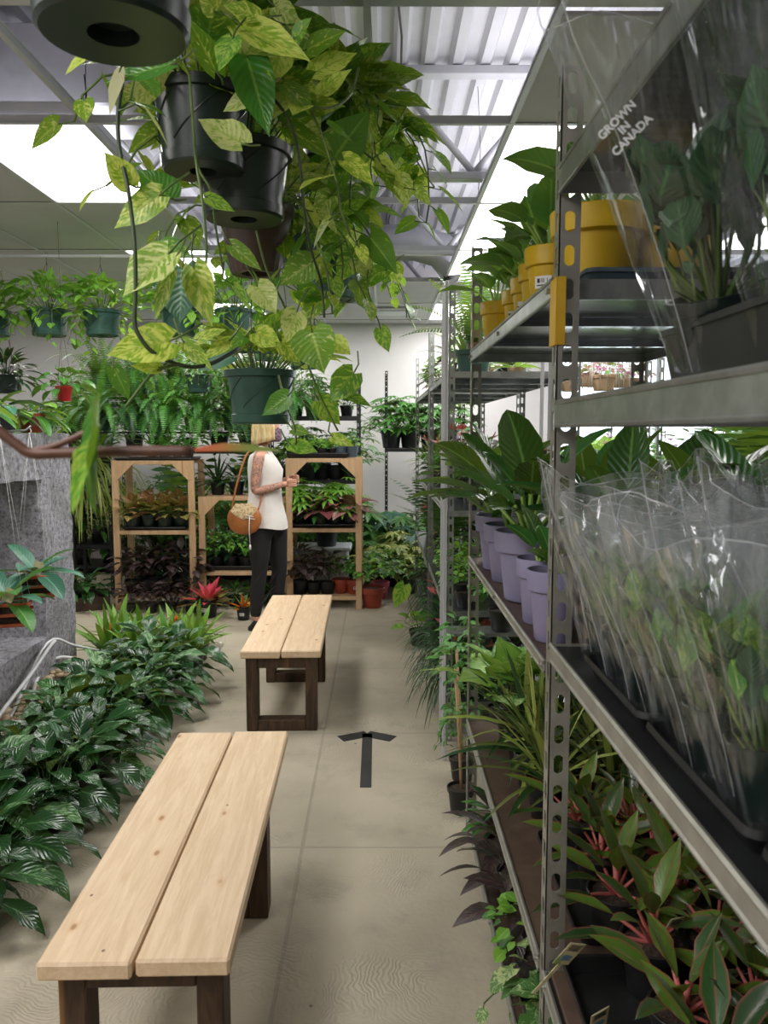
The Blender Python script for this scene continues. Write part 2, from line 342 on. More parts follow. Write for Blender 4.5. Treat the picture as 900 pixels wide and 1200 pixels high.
class MB:
    def __init__(s):
        s.v = []; s.f = []; s.m = []; s.uv = []; s.k = 0
    def face(s, idx, mat=0, uv=None):
        s.f.append(idx); s.m.append(mat)
        s.uv.extend(uv if uv else [(0.5, 0.5)] * len(idx))
    def quadgrid(s, rows, mat=0, closed=False, uvs=None):
        base = len(s.v); n = len(rows[0])
        for r in rows: s.v.extend(r)
        for i in range(len(rows) - 1):
            for j in range(n if closed else n - 1):
                k = (j + 1) % n
                ids = (base + i * n + j, base + i * n + k, base + (i + 1) * n + k, base + (i + 1) * n + j)
                s.face(ids, mat, [uvs[i][j], uvs[i][k], uvs[i + 1][k], uvs[i + 1][j]] if uvs else None)
        return base
    def tube(s, pts, r, n=6, mat=0, cap=True):
        pts = [V(p) for p in pts]
        if not isinstance(r, (list, tuple)): r = [r] * len(pts)
        d = (pts[1] - pts[0]).normalized()
        a = d.orthogonal().normalized()
        rows = []
        for i, p in enumerate(pts):
            if i: d2 = (pts[min(i + 1, len(pts) - 1)] - pts[i - 1]).normalized()
            else: d2 = d
            a = (a - d2 * a.dot(d2)).normalized(); b = d2.cross(a)
            rows.append([p + (a * math.cos(2 * PI * j / n) + b * math.sin(2 * PI * j / n)) * r[i] for j in range(n)])
        base = s.quadgrid(rows, mat, True)
        if cap:
            s.face(tuple(range(base + n - 1, base - 1, -1)), mat)
            e = base + (len(pts) - 1) * n
            s.face(tuple(range(e, e + n)), mat)
    def lathe(s, prof_, n=20, mat=0, c=(0, 0, 0), capb=False, capt=False, sx=1, sy=1, rib=0, ribn=24):
        c = V(c); rows = []
        for r, z in prof_:
            rows.append([c + V((sx * (r + (rib if j % 2 else 0)) * math.cos(2 * PI * j / n), sy * (r + (rib if j % 2 else 0)) * math.sin(2 * PI * j / n), z)) for j in range(n)])
        base = s.quadgrid(rows, mat, True)
        if capb: s.face(tuple(range(base + n - 1, base - 1, -1)), mat)
        if capt:
            e = base + (len(prof_) - 1) * n; s.face(tuple(range(e, e + n)), mat)
    def box(s, c, size, mat=0, rot=None, bev=0.0):
        c = V(c); hx, hy, hz = size[0] / 2, size[1] / 2, size[2] / 2
        R = rot or Matrix.Identity(3)
        b = min(bev, hx * .9, hy * .9, hz * .9)
        base = len(s.v)
        if b <= 0:
            for x in (-hx, hx):
                for y in (-hy, hy):
                    for z in (-hz, hz): s.v.append(c + R @ V((x, y, z)))
            for f in ((0, 1, 3, 2), (4, 6, 7, 5), (0, 4, 5, 1), (2, 3, 7, 6), (0, 2, 6, 4), (1, 5, 7, 3)):
                s.face(tuple(base + i for i in f), mat)
            return
        idx = {}
        for sx in (-1, 1):
            for sy in (-1, 1):
                for sz in (-1, 1):
                    for ax in range(3):
                        p = [sx * (hx - b), sy * (hy - b), sz * (hz - b)]
                        p[ax] = (sx * hx, sy * hy, sz * hz)[ax]
                        idx[(sx, sy, sz, ax)] = len(s.v); s.v.append(c + R @ V(p))
        def add(ids):
            pts = [s.v[i] for i in ids]
            n = (pts[1] - pts[0]).cross(pts[2] - pts[0]); m = sum(pts, V((0, 0, 0))) / len(pts) - c
            s.face(tuple(ids if n.dot(m) > 0 else ids[::-1]), mat)
        for ax in range(3):
            o = [i for i in range(3) if i != ax]
            for sg in (-1, 1):
                ids = []
                for a_, b_ in ((-1, -1), (1, -1), (1, 1), (-1, 1)):
                    k = [0, 0, 0]; k[ax] = sg; k[o[0]] = a_; k[o[1]] = b_
                    ids.append(idx[(*k, ax)])
                add(ids)
            for a_ in (-1, 1):
                for b_ in (-1, 1):
                    k = [0, 0, 0]; k[o[0]] = a_; k[o[1]] = b_
                    k1 = k[:]; k1[ax] = -1; k2 = k[:]; k2[ax] = 1
                    add([idx[(*k1, o[0])], idx[(*k2, o[0])], idx[(*k2, o[1])], idx[(*k1, o[1])]])
        for sx in (-1, 1):
            for sy in (-1, 1):
                for sz in (-1, 1): add([idx[(sx, sy, sz, a)] for a in range(3)])
    def bar(s, a, b, w, h, mat=0, bev=0.0):
        a, b = V(a), V(b); d = b - a; L = d.length; y = d.normalized()
        up = UP if abs(y.z) < .95 else V((1, 0, 0))
        x = y.cross(up).normalized(); z = x.cross(y)
        s.box((a + b) / 2, (w, L, h), mat, Matrix((x, y, z)).transposed(), bev)
    def leaf(s, p, d, L, W, shape='lance', droop=.6, fold=.2, mat=0, ny=5, nx=1, wave=0.0, nrm=None, twist=0.0):
        d = V(d).normalized(); n = V(nrm) if nrm is not None else UP
        sd = d.cross(n)
        if sd.length < 1e-3: sd = d.cross(V((1, 0, 0)))
        sd.normalize()
        if twist: sd = Matrix.Rotation(twist, 3, d) @ sd
        c = V(p); s.k += 1; k = s.k
        rows = []; uvs = []
        P_ = PROF[shape]
        ts = [i / ny for i in range(ny + 1)] if ny < 7 else [a for a, _ in P_]
        last = 0
        for t in ts:
            st = (t - last) * L; last = t
            c = c + d * st
            nn = sd.cross(d)
            w = W / 2 * prof(shape, t)
            if t == 0 and shape != 'heart' and shape != 'strap': w = W * .03
            row = []; ur = []
            for j in range(-nx, nx + 1):
                a = j / nx
                q = c + sd * (a * w) + nn * (fold * abs(a) * w)
                if wave: q = q + nn * (wave * w * math.sin(t * 11 + k + (2 if a > 0 else 0)) * abs(a))
                if shape == 'heart' and t < .35: q = q - d * (L * .17 * abs(a) * (1 - t / .35))
                row.append(q); ur.append((k + .02 + .96 * (a + 1) / 2, min(.999, t)))
            rows.append(row); uvs.append(ur)
            if t < 1:
                d = (d + DOWN * (droop / len(ts))).normalized()
                sd = (sd - d * sd.dot(d)).normalized()
        s.quadgrid(rows, mat, False, uvs)
        return c
    def obj(s, name, mats, parent=None, loc=None, smooth=True):
        me = bpy.data.meshes.new(name)
        me.from_pydata([tuple(v) for v in s.v], [], s.f)
        if not isinstance(mats, (list, tuple)): mats = [mats]
        for m in mats: me.materials.append(M[m] if isinstance(m, str) else m)
        me.polygons.foreach_set('material_index', s.m)
        if s.k:
            ul = me.uv_layers.new(name='UVMap')
            flat = [x for u in s.uv for x in u]
            ul.data.foreach_set('uv', flat)
        if smooth is True: me.polygons.foreach_set('use_smooth', [True] * len(s.f))
        me.update()
        o = bpy.data.objects.new(name, me); COL.objects.link(o)
        if smooth == 'auto':
            me.polygons.foreach_set('use_smooth', [True] * len(s.f))
            sharp(me, 35)
        if parent is not None: o.parent = parent
        if loc is not None: o.location = loc
        return o

def sharp(me, deg):
    try: me.set_sharp_from_angle(angle=math.radians(deg))
    except Exception: pass

LABELS = {}
def tag(o, label, cat, group=None, kind=None):
    if label: o['label'] = label; LABELS.setdefault(label, []).append(o.name)
    if cat: o['category'] = cat
    if group: o['group'] = group
    if kind: o['kind'] = kind
    return o
def thing(name, label, cat, loc=(0, 0, 0), rz=0.0, group=None):
    o = bpy.data.objects.new(name, None); COL.objects.link(o)
    o.location = loc; o.rotation_euler = (0, 0, rz); o.empty_display_size = .05
    return tag(o, label, cat, group)
def struct(o): o['kind'] = 'structure'; return o
def dup(root):
    r = root.copy(); COL.objects.link(r)
    for ch in root.children:
        c = ch.copy(); COL.objects.link(c); c.parent = r
        for g in ch.children:
            d = g.copy(); COL.objects.link(d); d.parent = c
    return r
ORD = 'first second third fourth fifth sixth seventh eighth ninth tenth eleventh twelfth thirteenth fourteenth fifteenth sixteenth seventeenth eighteenth'.split()

POOL = {}
def place(kind, builder, loc, label, cat='plant', group=None, rz=None, scale=1.0, nvar=3):
    """the first nvar uses build a new individual, later ones copy one of them"""
    pl = POOL.setdefault(kind, [])
    if len(pl) < nvar:
        o = builder(random.Random(hash_(kind) + len(pl) * 17)); pl.append(o)
    else:
        o = dup(pl[RND.randrange(nvar)])
    o.location = loc; o.rotation_euler = (0, 0, RND.uniform(0, 6.28) if rz is None else rz)
    s = scale * RND.uniform(.94, 1.06)
    o.scale = (s, s, s)
    for k in ('label', 'group'):
        if k in o: del o[k]
    tag(o, label, cat, group)
    return o
def hash_(s):
    h = 7
    for c in s: h = (h * 31 + ord(c)) % 1000003
    return h
# ---------------------------------------------------------------- plants
def dirv(az, el):
    return V((math.cos(az) * math.cos(el), math.sin(az) * math.cos(el), math.sin(el)))

def pot(root, r, h, mat='black', style='nursery', soil=True, label=None, n=20, name='pot'):
    mb = MB()
    if style == 'nursery':
        pr = [(r * .3, .004), (r * .72, 0), (r * .76, .004), (r * .93, h * .8), (r * 1.0, h * .81), (r * 1.04, h * .99), (r * 1.02, h), (r * .96, h), (r * .93, h * .86)]
    elif style == 'decor':
        pr = [(r * .3, .004), (r * .68, 0), (r * .72, .004), (r * .88, h * .70), (r * .98, h * .71), (r * 1.02, h * .72), (r * 1.06, h * .985), (r * 1.04, h), (r * .98, h), (r * .94, h * .84)]
    elif style == 'hanging':
        pr = [(.002, .022), (r * .27, .02), (r * .29, .001), (r * .80, 0), (r * .85, .006), (r * .87, .03), (r * .83, .032), (r * .84, .045),
              (r * .96, h * .86), (r * 1.04, h * .87), (r * 1.07, h * .99), (r * 1.03, h), (r * .98, h), (r * .95, h * .88)]
    elif style == 'ribbed':
        pr = [(.002, .03), (r * .36, .026), (r * .38, .002), (r * .62, 0), (r * .66, .01), (r * .74, h * .3), (r * .84, h * .62), (r * .94, h * .86), (r * 1.02, h * .88), (r * 1.04, h), (r * .95, h), (r * .92, h * .88)]
    mb.lathe(pr, 48 if style == 'ribbed' else n, rib=(.0028 if style == 'ribbed' else 0))
    if style == 'hanging' and r > .08:
        for k in range(6):
            a0 = k * 1.05; pts = []
            for i in range(7):
                t = i / 6; a = a0 + t * 1.1; rr = r * (.845 + .115 * t) + .0012; z = .05 + (h * .84 - .05) * t
                pts.append((rr * math.cos(a), rr * math.sin(a), z))
            mb.tube(pts, .0018, 4, cap=False)
    p = mb.obj(name, mat, root, smooth='auto')
    if soil:
        s = MB(); s.lathe([(.001, h * .9 + r * .05), (r * .5, h * .9 + r * .03), (r * .95, h * .87)], 14)
        s.obj('soil', 'soil', root)
    if label is not None:
        lab = MB(); rows = []
        w_, hh = min(.045, r * .8), min(.03, h * .22)
        zc = h * .45 if style in ('nursery', 'decor') else h * .5
        for zz in (-1, 1):
            z = zc + zz * hh / 2
            rr = r * (.74 + .2 * z / h) * 1.01 + .003
            rows.append([V((rr * math.cos(label + a * w_ / rr / 2), rr * math.sin(label + a * w_ / rr / 2), z)) for a in (-1, 0, 1)])
        lab.quadgrid([[q for q in rr_] for rr_ in rows])
        o = lab.obj('price_label', 'label', root)
        o['label'] = 'white paper price label'
    return p

def frond(mb, p, d, L, W, n=18, droop=1.2, mat=0, pin=.22, lift=.15):
    """feather leaf: arching rib with pairs of narrow leaflets"""
    d = V(d).normalized(); sd = d.cross(UP)
    if sd.length < .01: sd = V((1, 0, 0))
    sd.normalize(); c = V(p); mb.k += 1; k = mb.k
    st = L / n
    for i in range(n):
        t = (i + .5) / n
        c2 = c + d * st; nn = sd.cross(d)
        w = W / 2 * (math.sin(PI * min(1, t * .9 + .12)) ** .7)
        for sg in (-1, 1):
            tip = c + sd * (sg * w) + d * (w * .25) + nn * (lift * w) + DOWN * (w * .15)
            b0, b1 = c, c + d * (st * .6)
            mid0 = b0.lerp(tip, .5) - d * (st * .08); mid1 = b1.lerp(tip, .5) + d * (st * .08)
            base = len(mb.v); mb.v += [b0, mid0, tip, mid1, b1]
            u0 = k + .5
            mb.face((base, base + 1, base + 2, base + 3, base + 4) if sg > 0 else (base + 4, base + 3, base + 2, base + 1, base), mat, [(u0, t)] * 5)
        c = c2
        d = (d + DOWN * (droop / n)).normalized(); sd = (sd - d * sd.dot(d)).normalized()

def clamp_inside(mb, r0, rt, H, k=.8, p=1.15):
    for i, v in enumerate(mb.v):
        t = max(0.0, min(1.0, v.z / H)); lim = (r0 + (rt - r0) * t ** p) * k; r = math.hypot(v.x, v.y)
        if r > lim: s = lim / r * (1 - .12 * (1 - lim / r)); mb.v[i] = V((v.x * s, v.y * s, v.z + (r - lim) * .35))

def rosette(mb, rng, n, L, W, shape, z0, el=(85, 15), pet=0.0, droop=.7, fold=.25, mat=0, smat=None, ny=5, nx=1, spread=.02, pr=.002, wave=0, lj=.25, mats=None):
    for i in range(n):
        t = (i + .5) / n
        az = i * 2.39996 + rng.uniform(-.3, .3)
        e = math.radians(el[0] + (el[1] - el[0]) * t + rng.uniform(-8, 8))
        d = dirv(az, e)
        p = V((math.cos(az) * spread * t, math.sin(az) * spread * t, z0))
        l = L * rng.uniform(1 - lj, 1 + lj * .5)
        if pet:
            pl = pet * rng.uniform(.7, 1.15)
            m1 = p + d * pl * .5; q = p + d * pl + DOWN * pl * .04
            if smat is not None: mb.tube([p, m1, q], [pr * 1.4, pr, pr * .8], 4, smat, cap=False)
            p = q; d = (d + dirv(az, 0) * (.35 + .5 * t)).normalized()
        mm = mat if mats is None else mats[rng.randrange(len(mats))]
        mb.leaf(p, d, l, W * l / L, shape, droop, fold, mm, ny, nx, wave, twist=rng.uniform(-.35, .35))

def bush(mb, rng, n, L, W, shape, c, rad, mat=0, mats=None, droop=.8, ny=3, nx=1, fold=.2, stems=0, smat=None, low=-.2):
    c = V(c)
    for i in range(n):
        az = rng.uniform(0, 2 * PI); zz = rng.uniform(low, 1)
        rr = math.sqrt(max(0, 1 - zz * zz)) * rng.uniform(.6, 1)
        q = c + V((math.cos(az) * rr * rad[0], math.sin(az) * rr * rad[1], zz * rad[2] * rng.uniform(.6, 1)))
        d = (V((math.cos(az) * (rr + .2), math.sin(az) * (rr + .2), zz * .6 - .1)) + V((rng.uniform(-.5, .5), rng.uniform(-.5, .5), rng.uniform(-.3, .3)))).normalized()
        mm = mat if mats is None else mats[rng.randrange(len(mats))]
        s_ = rng.uniform(.7, 1.15)
        mb.leaf(q, d, L * s_, W * s_, shape, droop, fold, mm, ny, nx, twist=rng.uniform(-.5, .5))
    for i in range(stems):
        az = rng.uniform(0, 2 * PI); r_ = rng.uniform(.3, .9)
        q = c + V((math.cos(az) * r_ * rad[0], math.sin(az) * r_ * rad[1], rng.uniform(.2, .8) * rad[2]))
        b = V((c.x + math.cos(az) * .015, c.y + math.sin(az) * .015, c.z - rad[2] * .55))
        mb.tube([b, (b + q) / 2 + V((0, 0, .01)), q], .0018, 4, smat or 0, cap=False)

def trail(mb, rng, p, L, lL, lW, shape, mat=0, smat=1, out=None, step=.05, ny=3, nx=1, r=.0018, mats=None, curve=.0):
    """one hanging runner with leaves along it; returns the end"""
    p = V(p); d = V(out or (0, 0, 1)).normalized(); pts = [p.copy()]; n = max(2, int(L / step)); side = 1
    for i in range(n):
        d = (d + DOWN * .55 + V((rng.uniform(-.25, .25), rng.uniform(-.25, .25), 0))).normalized()
        if i > n * .75 and curve: d = (d + UP * curve).normalized()
        p = p + d * step; pts.append(p.copy()); side = -side
        ref = V((rng.uniform(-1, 1), rng.uniform(-1, 1), 0)).normalized()
        dd = (ref * .9 + DOWN * rng.uniform(-.3, .8)).normalized()
        s_ = rng.uniform(.65, 1.15) * (1 - .35 * i / n)
        q = p + dd * lL * .35
        mb.tube([p, q], r * .7, 3, smat, cap=False)
        mm = mat if mats is None else mats[rng.randrange(len(mats))]
        mb.leaf(q, (dd + DOWN * .5).normalized(), lL * s_, lW * s_, shape, .5, .15, mm, ny, nx, nrm=(ref + UP * .6).normalized() if rng.random() < .5 else None, twist=rng.uniform(-.5, .5))
    mb.tube(pts, r, 5, smat)

def hanger(root, r, h, top, mat='wire', n=3, name='hanger', a0=.4):
    mb = MB()
    for k in range(n):
        a = a0 + k * 2 * PI / n
        mb.tube([(r * 1.04 * math.cos(a), r * 1.04 * math.sin(a), h * .95), (0, 0, top - .05)], .0016, 4)
    mb.tube([(0, 0, top - .06), (0, 0, top - .015), (.012, 0, top), (.0, 0, top + .012), (-.010, 0, top + .002)], .0018, 5)
    return mb.obj(name, mat, root)

def mk(name, potargs, fol, leafmats, fname='foliage', extra=None, smooth=True):
    """builder maker: a potted plant with pot, soil and foliage parts"""
    def b(rng):
        root = bpy.data.objects.new(name, None); COL.objects.link(root); root.empty_display_size = .05
        if potargs:
            pa = dict(potargs)
            if pa.get('label') == 'r': pa['label'] = rng.uniform(3.4, 5.0) if rng.random() < .6 else None
            pot(root, **pa)
        mb = MB(); fol(mb, rng); mb.obj(fname, leafmats, root)
        if extra: extra(root, rng)
        return root
    return b

B = {}
def define_plants():
    P5 = dict(r=.075, h=.13, mat='black')
    B['lily'] = mk('potted_peace_lily', dict(r=.08, h=.13, mat='black', label='r'),
        lambda m, g: rosette(m, g, 30, .20, .084, 'lance', .11, (82, 8), .17, 1.6, .24, 0, 1, 7, 2, .04, .0025, .20, mats=[0, 0, 2]),
        ['l_spath', 'l_spath', 'l_spath2'])
    def brom(m, g):
        rosette(m, g, 20, .27, .042, 'strap', .09, (82, 25), 0, .7, .35, 0, ny=5, spread=.012)
        if g.random() < .55: rosette(m, g, 6, .065, .028, 'lance', .20, (88, 50), 0, .3, .3, 1, ny=3, spread=.01)
    B['bromo'] = mk('potted_bromeliad', dict(r=.06, h=.10, mat='black'), brom, ['l_brom', 'l_orange'])
    def brom2(m, g):
        rosette(m, g, 14, .22, .055, 'strap', .10, (30, 2), 0, .3, .3, 0, ny=4, spread=.03)
        rosette(m, g, 16, .20, .055, 'lance', .12, (70, 12), 0, .3, .35, 1, ny=5, spread=.02)
    B['bromp'] = mk('potted_bromeliad', dict(r=.085, h=.15, mat='black', label=4.6), brom2, ['l_bronze', 'l_pink'])
    B['bromy'] = mk('potted_bromeliad', dict(r=.07, h=.13, mat='black', label=4.6),
        lambda m, g: rosette(m, g, 16, .16, .035, 'lance', .1, (80, 10), 0, .4, .3, 0, ny=4, spread=.02, mats=[0, 1, 1]), ['l_lime', 'l_yelred'])
    def fern(m, g, n=76, L=.56, W=.095):
        for i in range(n):
            t = i / n; az = i * 2.4 + g.uniform(-.2, .2)
            frond(m, dirv(az, 0) * .04 + V((0, 0, .14)), dirv(az, math.radians(84 - 66 * t + g.uniform(-8, 8))), L * g.uniform(.75, 1.15), W, 30, 2.6, lift=.25)
    B['fern'] = mk('boston_fern', dict(r=.11, h=.15, mat='greenpot', style='hanging'), fern, ['l_fern'])
    B['dfern'] = mk('boston_fern', dict(r=.11, h=.15, mat='greenpot', style='hanging'), fern, ['l_dfern'])
    def basket(m, g):
        rosette(m, g, 46, .085, .065, 'heart', .15, (86, -5), .19, .7, .12, 0, 1, 5, 2, .06, .002)
        bush(m, g, 70, .08, .062, 'heart', (0, 0, .27), (.25, .25, .13), 0, ny=5, nx=2, low=-.5)
        for k in range(7):
            a = g.uniform(0, 6.28)
            trail(m, g, (math.cos(a) * .1, math.sin(a) * .1, .16), g.uniform(.12, .4), .075, .06, 'heart', 0, 1, (math.cos(a), math.sin(a), .7), .05)
    B['basket'] = mk('hanging_pothos', dict(r=.125, h=.17, mat='greenpot', style='hanging', label='r'), basket, ['l_lime', 'l_vine'],
        extra=lambda r, g: hanger(r, .125, .17, .52))
    def basket2(m, g):
        bush(m, g, 170, .06, .035, 'ovate', (0, 0, .22), (.22, .22, .16), 0)
        for k in range(8):
            a = g.uniform(0, 6.28)
            trail(m, g, (math.cos(a) * .1, math.sin(a) * .1, .16), g.uniform(.15, .45), .05, .03, 'ovate', 0, 1, (math.cos(a), math.sin(a), .5), .04)
    B['basket2'] = mk('hanging_foliage_plant', dict(r=.12, h=.16, mat='greenpot', style='hanging'), basket2, ['l_green', 'l_vine'],
        extra=lambda r, g: hanger(r, .12, .16, .5))
    def ivyb(m, g):
        bush(m, g, 60, .05, .045, 'heart', (0, 0, .16), (.14, .14, .1), 0)
        for k in range(12):
            a = g.uniform(0, 6.28)
            trail(m, g, (math.cos(a) * .07, math.sin(a) * .07, .13), g.uniform(.2, .65), .045, .038, 'heart', 0, 1, (math.cos(a), math.sin(a), .6), .035)
    B['ivybasket'] = mk('hanging_ivy', dict(r=.1, h=.13, mat='dgreenpot', style='hanging'), ivyb, ['l_lime', 'l_vine'],
        extra=lambda r, g: hanger(r, .1, .13, .5))
    B['bronze'] = mk('potted_syngonium', dict(r=.07, h=.11, mat='dgreenpot', label='r'),
        lambda m, g: rosette(m, g, 26, .10, .07, 'heart', .09, (85, 10), .12, .7, .2, 0, 1, 4, 1, .03), ['l_bronze', 'l_vine'])
    B['purple'] = mk('potted_purple_plant', dict(r=.07, h=.1, mat='black'),
        lambda m, g: (bush(m, g, 60, .10, .055, 'ovate', (0, 0, .2), (.16, .16, .15), 0, stems=8, smat=0)), ['l_purple'])
    B['begonia'] = mk('potted_rex_begonia', dict(r=.075, h=.11, mat='black', label='r'),
        lambda m, g: rosette(m, g, 24, .12, .095, 'heart', .1, (75, -5), .11, 1.1, .12, 0, 1, 4, 1, .03, wave=.1), ['l_begonia', 'l_pinkstem'])
    B['dark'] = mk('potted_dark_foliage_plant', dict(r=.09, h=.14, mat='black'),
        lambda m, g: rosette(m, g, 34, .20, .06, 'lance', .12, (85, 5), .10, .9, .25, 0, 0, 4, 1, .04, mats=[0, 0, 1]), ['l_dark', 'l_green'])
    B['drac'] = mk('potted_dracaena', dict(r=.09, h=.14, mat='black'),
        lambda m, g: rosette(m, g, 40, .36, .03, 'strap', .13, (88, 5), 0, 1.0, .3, 0, ny=5, spread=.02), ['l_dgrass'])
    B['drac2'] = mk('potted_striped_dracaena', dict(r=.08, h=.13, mat='black'),
        lambda m, g: rosette(m, g, 34, .34, .024, 'strap', .12, (88, 10), 0, .9, .35, 0, ny=5, spread=.03, mats=[0, 1, 2]), ['l_grass', 'l_dgrass', 'l_mondo'])
    B['greenbush'] = mk('potted_green_plant', dict(r=.08, h=.13, mat='black'),
        lambda m, g: bush(m, g, 110, .07, .04, 'ovate', (0, 0, .24), (.18, .18, .16), 0, mats=[0, 0, 1], stems=6, smat=2), ['l_green', 'l_lime', 'l_vine'])
    B['tiny'] = mk('potted_seedling', dict(r=.05, h=.08, mat='black'),
        lambda m, g: bush(m, g, 34, .045, .03, 'ovate', (0, 0, .11), (.07, .07, .06), 0, mats=[0, 1]), ['l_green', 'l_lime'])
    B['tinyblue'] = mk('potted_seedling', dict(r=.055, h=.09, mat='bluepot'),
        lambda m, g: bush(m, g, 34, .045, .03, 'ovate', (0, 0, .12), (.07, .07, .06), 0, mats=[0, 1]), ['l_green', 'l_lime'])
    def monst(m, g):
        for i in range(13):
            t = i / 13; az = i * 2.4; e = math.radians(80 - 55 * t)
            d = dirv(az, e); L_ = g.uniform(.3, .45); q = V((0, 0, .15)) + d * L_
            m.tube([(0, 0, .15), q * .55 + V((0, 0, .1)), q], [.005, .004, .003], 4, 1, cap=False)
            out = (dirv(az, 0) + DOWN * .5 + V((g.uniform(-.4, .4), g.uniform(-.4, .4), 0))).normalized()
            fan(m, q, out, g.uniform(.15, .2), 7, .24, 0 if i % 3 else 2, 1.9)
    B['monstera'] = mk('potted_monstera', dict(r=.12, h=.2, mat='black'), monst, ['l_green', 'l_vine', 'l_blue'])
    def fanplant(n, sz, k, wr, pet, mats=None, spread=2.4):
        def f(m, g):
            for i in range(n):
                t = i / n; az = i * 2.4 + g.uniform(-.3, .3); e = math.radians(84 - 74 * t)
                q = V((0, 0, .12)) + dirv(az, e) * pet * g.uniform(.6, 1.1)
                m.tube([(0, 0, .12), q], .002, 3, 1, cap=False)
                out = (dirv(az, 0) + DOWN * .35 + V((g.uniform(-.3, .3), g.uniform(-.3, .3), g.uniform(-.2, .4)))).normalized()
                fan(m, q, out, sz * g.uniform(.7, 1.15), k, wr, 0, spread)
        return f
    B['schef'] = mk('potted_umbrella_plant', dict(r=.11, h=.17, mat='black'), fanplant(42, .12, 7, .36, .36), ['l_yellowv', 'l_vine'])
    B['selloum'] = mk('potted_split_leaf_philodendron', dict(r=.11, h=.18, mat='darkpot'), fanplant(34, .19, 9, .24, .36), ['l_lime', 'l_vine'])
    B['jag'] = mk('potted_tree_philodendron', dict(r=.11, h=.18, mat='darkpot'), fanplant(60, .13, 7, .3, .38), ['l_green', 'l_vine'])
    def cal(m, g):
        rosette(m, g, 18, .16, .14, 'heart', .1, (88, 40), .20, .8, .1, 0, 1, 7, 2, .04, .003, .12)
    B['caladium'] = mk('potted_caladium', dict(r=.075, h=.13, mat='black'), cal, ['l_cal', 'l_vine'])
    B['agl'] = mk('potted_aglaonema', dict(r=.065, h=.11, mat='black', label='r'),
        lambda m, g: (rosette(m, g, 12, .138, .046, 'lance', .10, (86, 18), .075, .5, .3, 0, 1, 7, 2, .012, .0042, .05, mats=[0, 0, 2]),
                      m.tube([(0, 0, .08), (0, 0, .12), (.004, 0, .16)], [.008, .007, .005], 6, 1)),
        ['l_agl', 'l_pinkstem', 'l_agl2'])
    def spider(m, g):
        rosette(m, g, 60, .34, .016, 'strap', .1, (88, 5), 0, 1.6, .3, 0, ny=6, spread=.03)
    B['grassy'] = mk('potted_grassy_plant', dict(r=.07, h=.11, mat='black'), spider, ['l_dgrass'])
    B['mondo'] = mk('potted_grassy_plant', dict(r=.08, h=.12, mat='black'),
        lambda m, g: rosette(m, g, 110, .40, .011, 'strap', .11, (88, -10), 0, 2.6, .3, 0, ny=6, spread=.05), ['l_dgrass'])
    B['hangrass'] = mk('trailing_grassy_plant', dict(r=.1, h=.14, mat='greenpot', style='hanging'),
        lambda m, g: rosette(m, g, 110, .85, .018, 'strap', .13, (80, -10), 0, 4.2, .3, 0, ny=7, spread=.05), ['l_mondo'])
    B['ivy'] = mk('potted_ivy', dict(r=.055, h=.09, mat='black'),
        lambda m, g: (bush(m, g, 46, .05, .048, 'heart', (0, 0, .12), (.10, .10, .08), 0),
                      [trail(m, g, (math.cos(a) * .05, math.sin(a) * .05, .1), g.uniform(.1, .25), .042, .04, 'heart', 0, 1, (math.cos(a), math.sin(a), .5), .035) for a in [g.uniform(0, 6.3) for _ in range(5)]]),
        ['l_ivy', 'l_vine'])
    B['darkleaf'] = mk('potted_dark_leaf_plant', dict(r=.07, h=.12, mat='black', label='r'),
        lambda m, g: rosette(m, g, 16, .17, .065, 'lance', .1, (85, 5), .08, .9, .25, 0, 0, 6, 2, .03), ['l_purple'])
    def orchid(m, g):
        rosette(m, g, 6, .2, .06, 'paddle', .1, (50, 10), 0, .8, .3, 0, ny=5, spread=.02)
        for k in range(2):
            a = g.uniform(0, 6.3); pts = [V((0, 0, .1))]; d = dirv(a, 1.35)
            for i in range(9):
                pts.append(pts[-1] + d * .05); d = (d + DOWN * .09 * i * .4 + dirv(a, 0) * .05).normalized()
                if i > 3:
                    for q in range(5):
                        m.leaf(pts[-1], dirv(a + q * 1.256, .3 + g.uniform(-.4, .4)), .035, .03, 'round', .2, .1, 1, 2, 1)
            m.tube(pts, .002, 4, 2)
    B['orchid'] = mk('potted_orchid', dict(r=.06, h=.11, mat='black', label='r'), orchid, ['l_green', 'l_orchid', 'l_vine'])
    B['orchidw'] = mk('potted_orchid', dict(r=.06, h=.11, mat='clayball'), orchid, ['l_green', 'l_white', 'l_vine'])
    def anth(m, g):
        rosette(m, g, 22, .15, .08, 'heart', .1, (80, 10), .16, .8, .15, 0, 2, 5, 1, .03)
        for k in range(6):
            a = g.uniform(0, 6.3); q = V((0, 0, .1)) + dirv(a, g.uniform(.8, 1.3)) * g.uniform(.26, .38)
            m.tube([(0, 0, .1), q], .002, 4, 2, cap=False)
            m.leaf(q, dirv(a, .5), .09, .08, 'heart', .2, .1, 1, 4, 1)
            m.tube([q, q + dirv(a, 1.1) * .05], .004, 5, 3)
    B['anth'] = mk('potted_anthurium', dict(r=.07, h=.12, mat='black'), anth, ['l_green', 'l_flam', 'l_vine', 'l_yelred'])
    def paddle(m, g):
        rosette(m, g, 11, .30, .12, 'paddle', .17, (88, 35), .14, 1.1, .28, 0, 1, 8, 2, .02, .006, .05)
    B['paddle'] = mk('potted_paddle_leaf_plant', None, paddle, ['l_paddle', 'l_lime'])
    def sago(m, g):
        for i in range(22):
            t = i / 22; az = i * 2.4
            frond(m, (0, 0, .2), dirv(az, math.radians(82 - 62 * t)), .5, .17, 26, .9, 0, lift=.35)
        m.lathe([(.03, .1), (.045, .14), (.04, .2), (.01, .23)], 10, 1)
    B['sago'] = mk('potted_sago_palm', dict(r=.11, h=.16, mat='greenpot'), sago, ['l_dfern', 'l_bark'])
